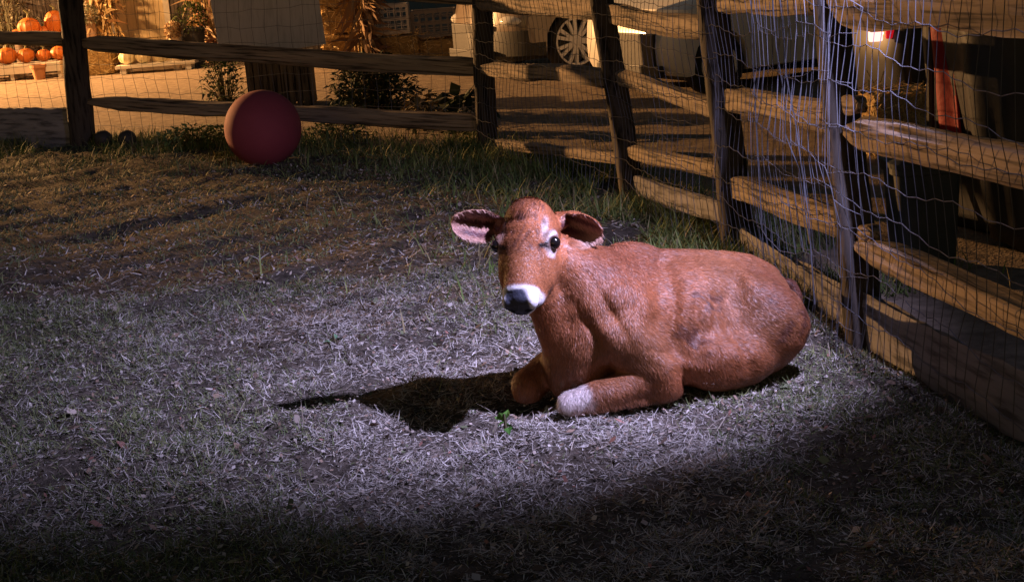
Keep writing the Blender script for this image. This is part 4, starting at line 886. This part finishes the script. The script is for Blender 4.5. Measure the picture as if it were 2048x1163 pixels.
t, T, side = car("pickup_truck", "silver grey truck in side view behind the fence, its nose lit yellow", "truck", place(1444, 192, hd, 1.7, 1.98), hd, 4.8, 1.70, 1.60, .275, .19, 1.98, -1.45, M_SILVER, hood=.84, cab_end=-.55, bumper=False)
m = MB(); m.box(T(2.31, .52, .42), (.05, .26, .05), Matrix.Rotation(hd + .12, 3, 'Z')); m.build("fog_lamp_slot", M_BLACKTRIM, t, False, bevel=.01)
m = MB(); m.box(T(2.325, .50, .33), (.05, .15, .075), Matrix.Rotation(hd + .12, 3, 'Z')); m.build("fog_lamp", M_LENS, t, False, bevel=.015)
m = MB(); m.box(T(2.07, .80, .76), (.20, .05, .10), Matrix.Rotation(hd, 3, 'Z')); m.build("side_marker", mat("red_lens", (.45, .03, .02), rough=.15, bump=0), t, False, bevel=.012)
g = P(1744, 252, 10.6); hd = R(4)
t, T, side = car("dark_car", "black car seen from its rear corner with a glowing red tail lamp", "car", (g.x + 2.12, 10.6 + .86), hd, 4.3, 1.72, 1.5, .30, .22, 1.3, -1.3, M_DARKCAR, hood=.82, lamps=False)
q = P(1750, 71, 10.6); M_TAIL = emit_mat("tail_lamp_lit", (1.0, .46, .40), 2.2); M_TAILR = emit_mat("tail_lamp_red", (.75, .01, .02), .55)
MB().box((q.x, 10.585, q.z), (.10, .04, .085)).build("tail_lamp", M_TAIL, t, False, bevel=.015)
mm = MB(); mm.box((q.x + .19, 10.585, q.z + .005), (.24, .03, .07)); mm.build("tail_lamp_cover", M_TAILR, t, False, bevel=.012)

# ------------------------------------------------------------------ right of the pen: tarpaulin, red sheet, bin, bale
def cloth(name, f, nu, nv, m, label, cat, th=.012):
    V = []; F = []
    for i in range(nu + 1):
        for j in range(nv + 1): V.append(Vector(f(i / nu, j / nv)))
    for i in range(nu):
        for j in range(nv): a = i * (nv + 1) + j; F.append((a, a + 1, a + nv + 2, a + nv + 1))
    o = MB().add(V, F).build(name, m, None); md = o.modifiers.new("thickness", 'SOLIDIFY'); md.thickness = th; md.offset = 0
    return tag(o, label, cat)
x0 = P(1885, 60, 6.9).x
def tarp(u, v):
    a = u * 2 * math.pi; s = max(0.0, (v - .25) / .75); r = min(1, v / .25); k = math.copysign(abs(math.cos(a)) ** .55, math.cos(a)), math.copysign(abs(math.sin(a)) ** .55, math.sin(a))
    fold = 1 + s * (.05 * math.sin(7 * a + 1) + .03 * math.sin(13 * a)) ; sl = 1 - .22 * s * s * (k[0] < 0) * abs(k[0])
    return (x0 + .82 + k[0] * .80 * r * fold * sl, 7.1 + k[1] * .62 * r * fold * (1 - .08 * s), 1.62 - .10 * r * r - 1.50 * s + .03 * math.sin(5 * a + 3 * v))
cloth("tarpaulin", tarp, 90, 26, mat("grey_tarp", (.024, .025, .028), (.034, .035, .038), rough=.5, bump=.15, scale=6), "dark grey tarpaulin draped over a tall load behind the right fence", "tarpaulin")
xr = P(1858, 60, 7.2).x
def redsheet(u, v):
    return (xr - .03 + .035 * math.sin(u * 11 + v * 1.5) + .09 * v + .05 * u, 7.2 + (u - .5) * .42, 1.60 - 1.25 * v)
cloth("red_sheet", redsheet, 24, 30, mat("red_fabric", (.30, .009, .011), (.22, .007, .010), rough=.6, bump=.2, scale=12), "narrow red fabric sheet hanging in folds at the edge of the grey tarpaulin", "sheet")
pole = MB().tube([(xr, 7.2, -.05), (xr + .01, 7.2, 1.66)], .02, 8); pole.tube([(xr, 6.96, 1.60), (xr + .04, 7.44, 1.60)], .014, 6)
tag(pole.build("pole", M_BLACKTRIM), "thin dark pole carrying the red fabric sheet", "pole")
a, b = P(1762, 262, 9.4), P(1880, 198, 9.4)
bale(((a.x + b.x) / 2, 9.65, .2), (.48, .45, .40), R(6), "dull brown hay bale beyond the right fence, under the black car's tail lamp", 77)
def bin_():
    x = P(1843, 400, 6.5).x; y = 6.5; t = thing("feed_bin", (x, y, 0), "dark green grey feed bin standing behind the rails of the right fence", "bin")
    def sq(s, z): return [Vector((x + s * math.copysign(abs(math.cos(k * math.pi / 12)) ** .35, math.cos(k * math.pi / 12)), y + s * math.copysign(abs(math.sin(k * math.pi / 12)) ** .35, math.sin(k * math.pi / 12)), z)) for k in range(24)]
    m = mat("bin_plastic", (.028, .032, .028), (.04, .045, .04), rough=.6, bump=.1)
    MB().rings([sq(.125, .0), (sq(.145, .44)), sq(.158, .445), sq(.158, .47), sq(.14, .47)]).build("tub", m, t); MB().rings([sq(.162, .472), sq(.165, .495), sq(.12, .52), sq(.01, .525)]).build("lid", m, t)
bin_()
def stub(px, py, dx, lb=None):
    a, b = PB[3], PB[4]; rail("rail_end", W(a, b, px, py), W(a, b, px + dx, py + 4), .075, .06, fb, M_RAIL, .05, .05, int(px))
stub(1690, 208, 34); stub(1722, 464, 30); stub(1398, 416, 24)
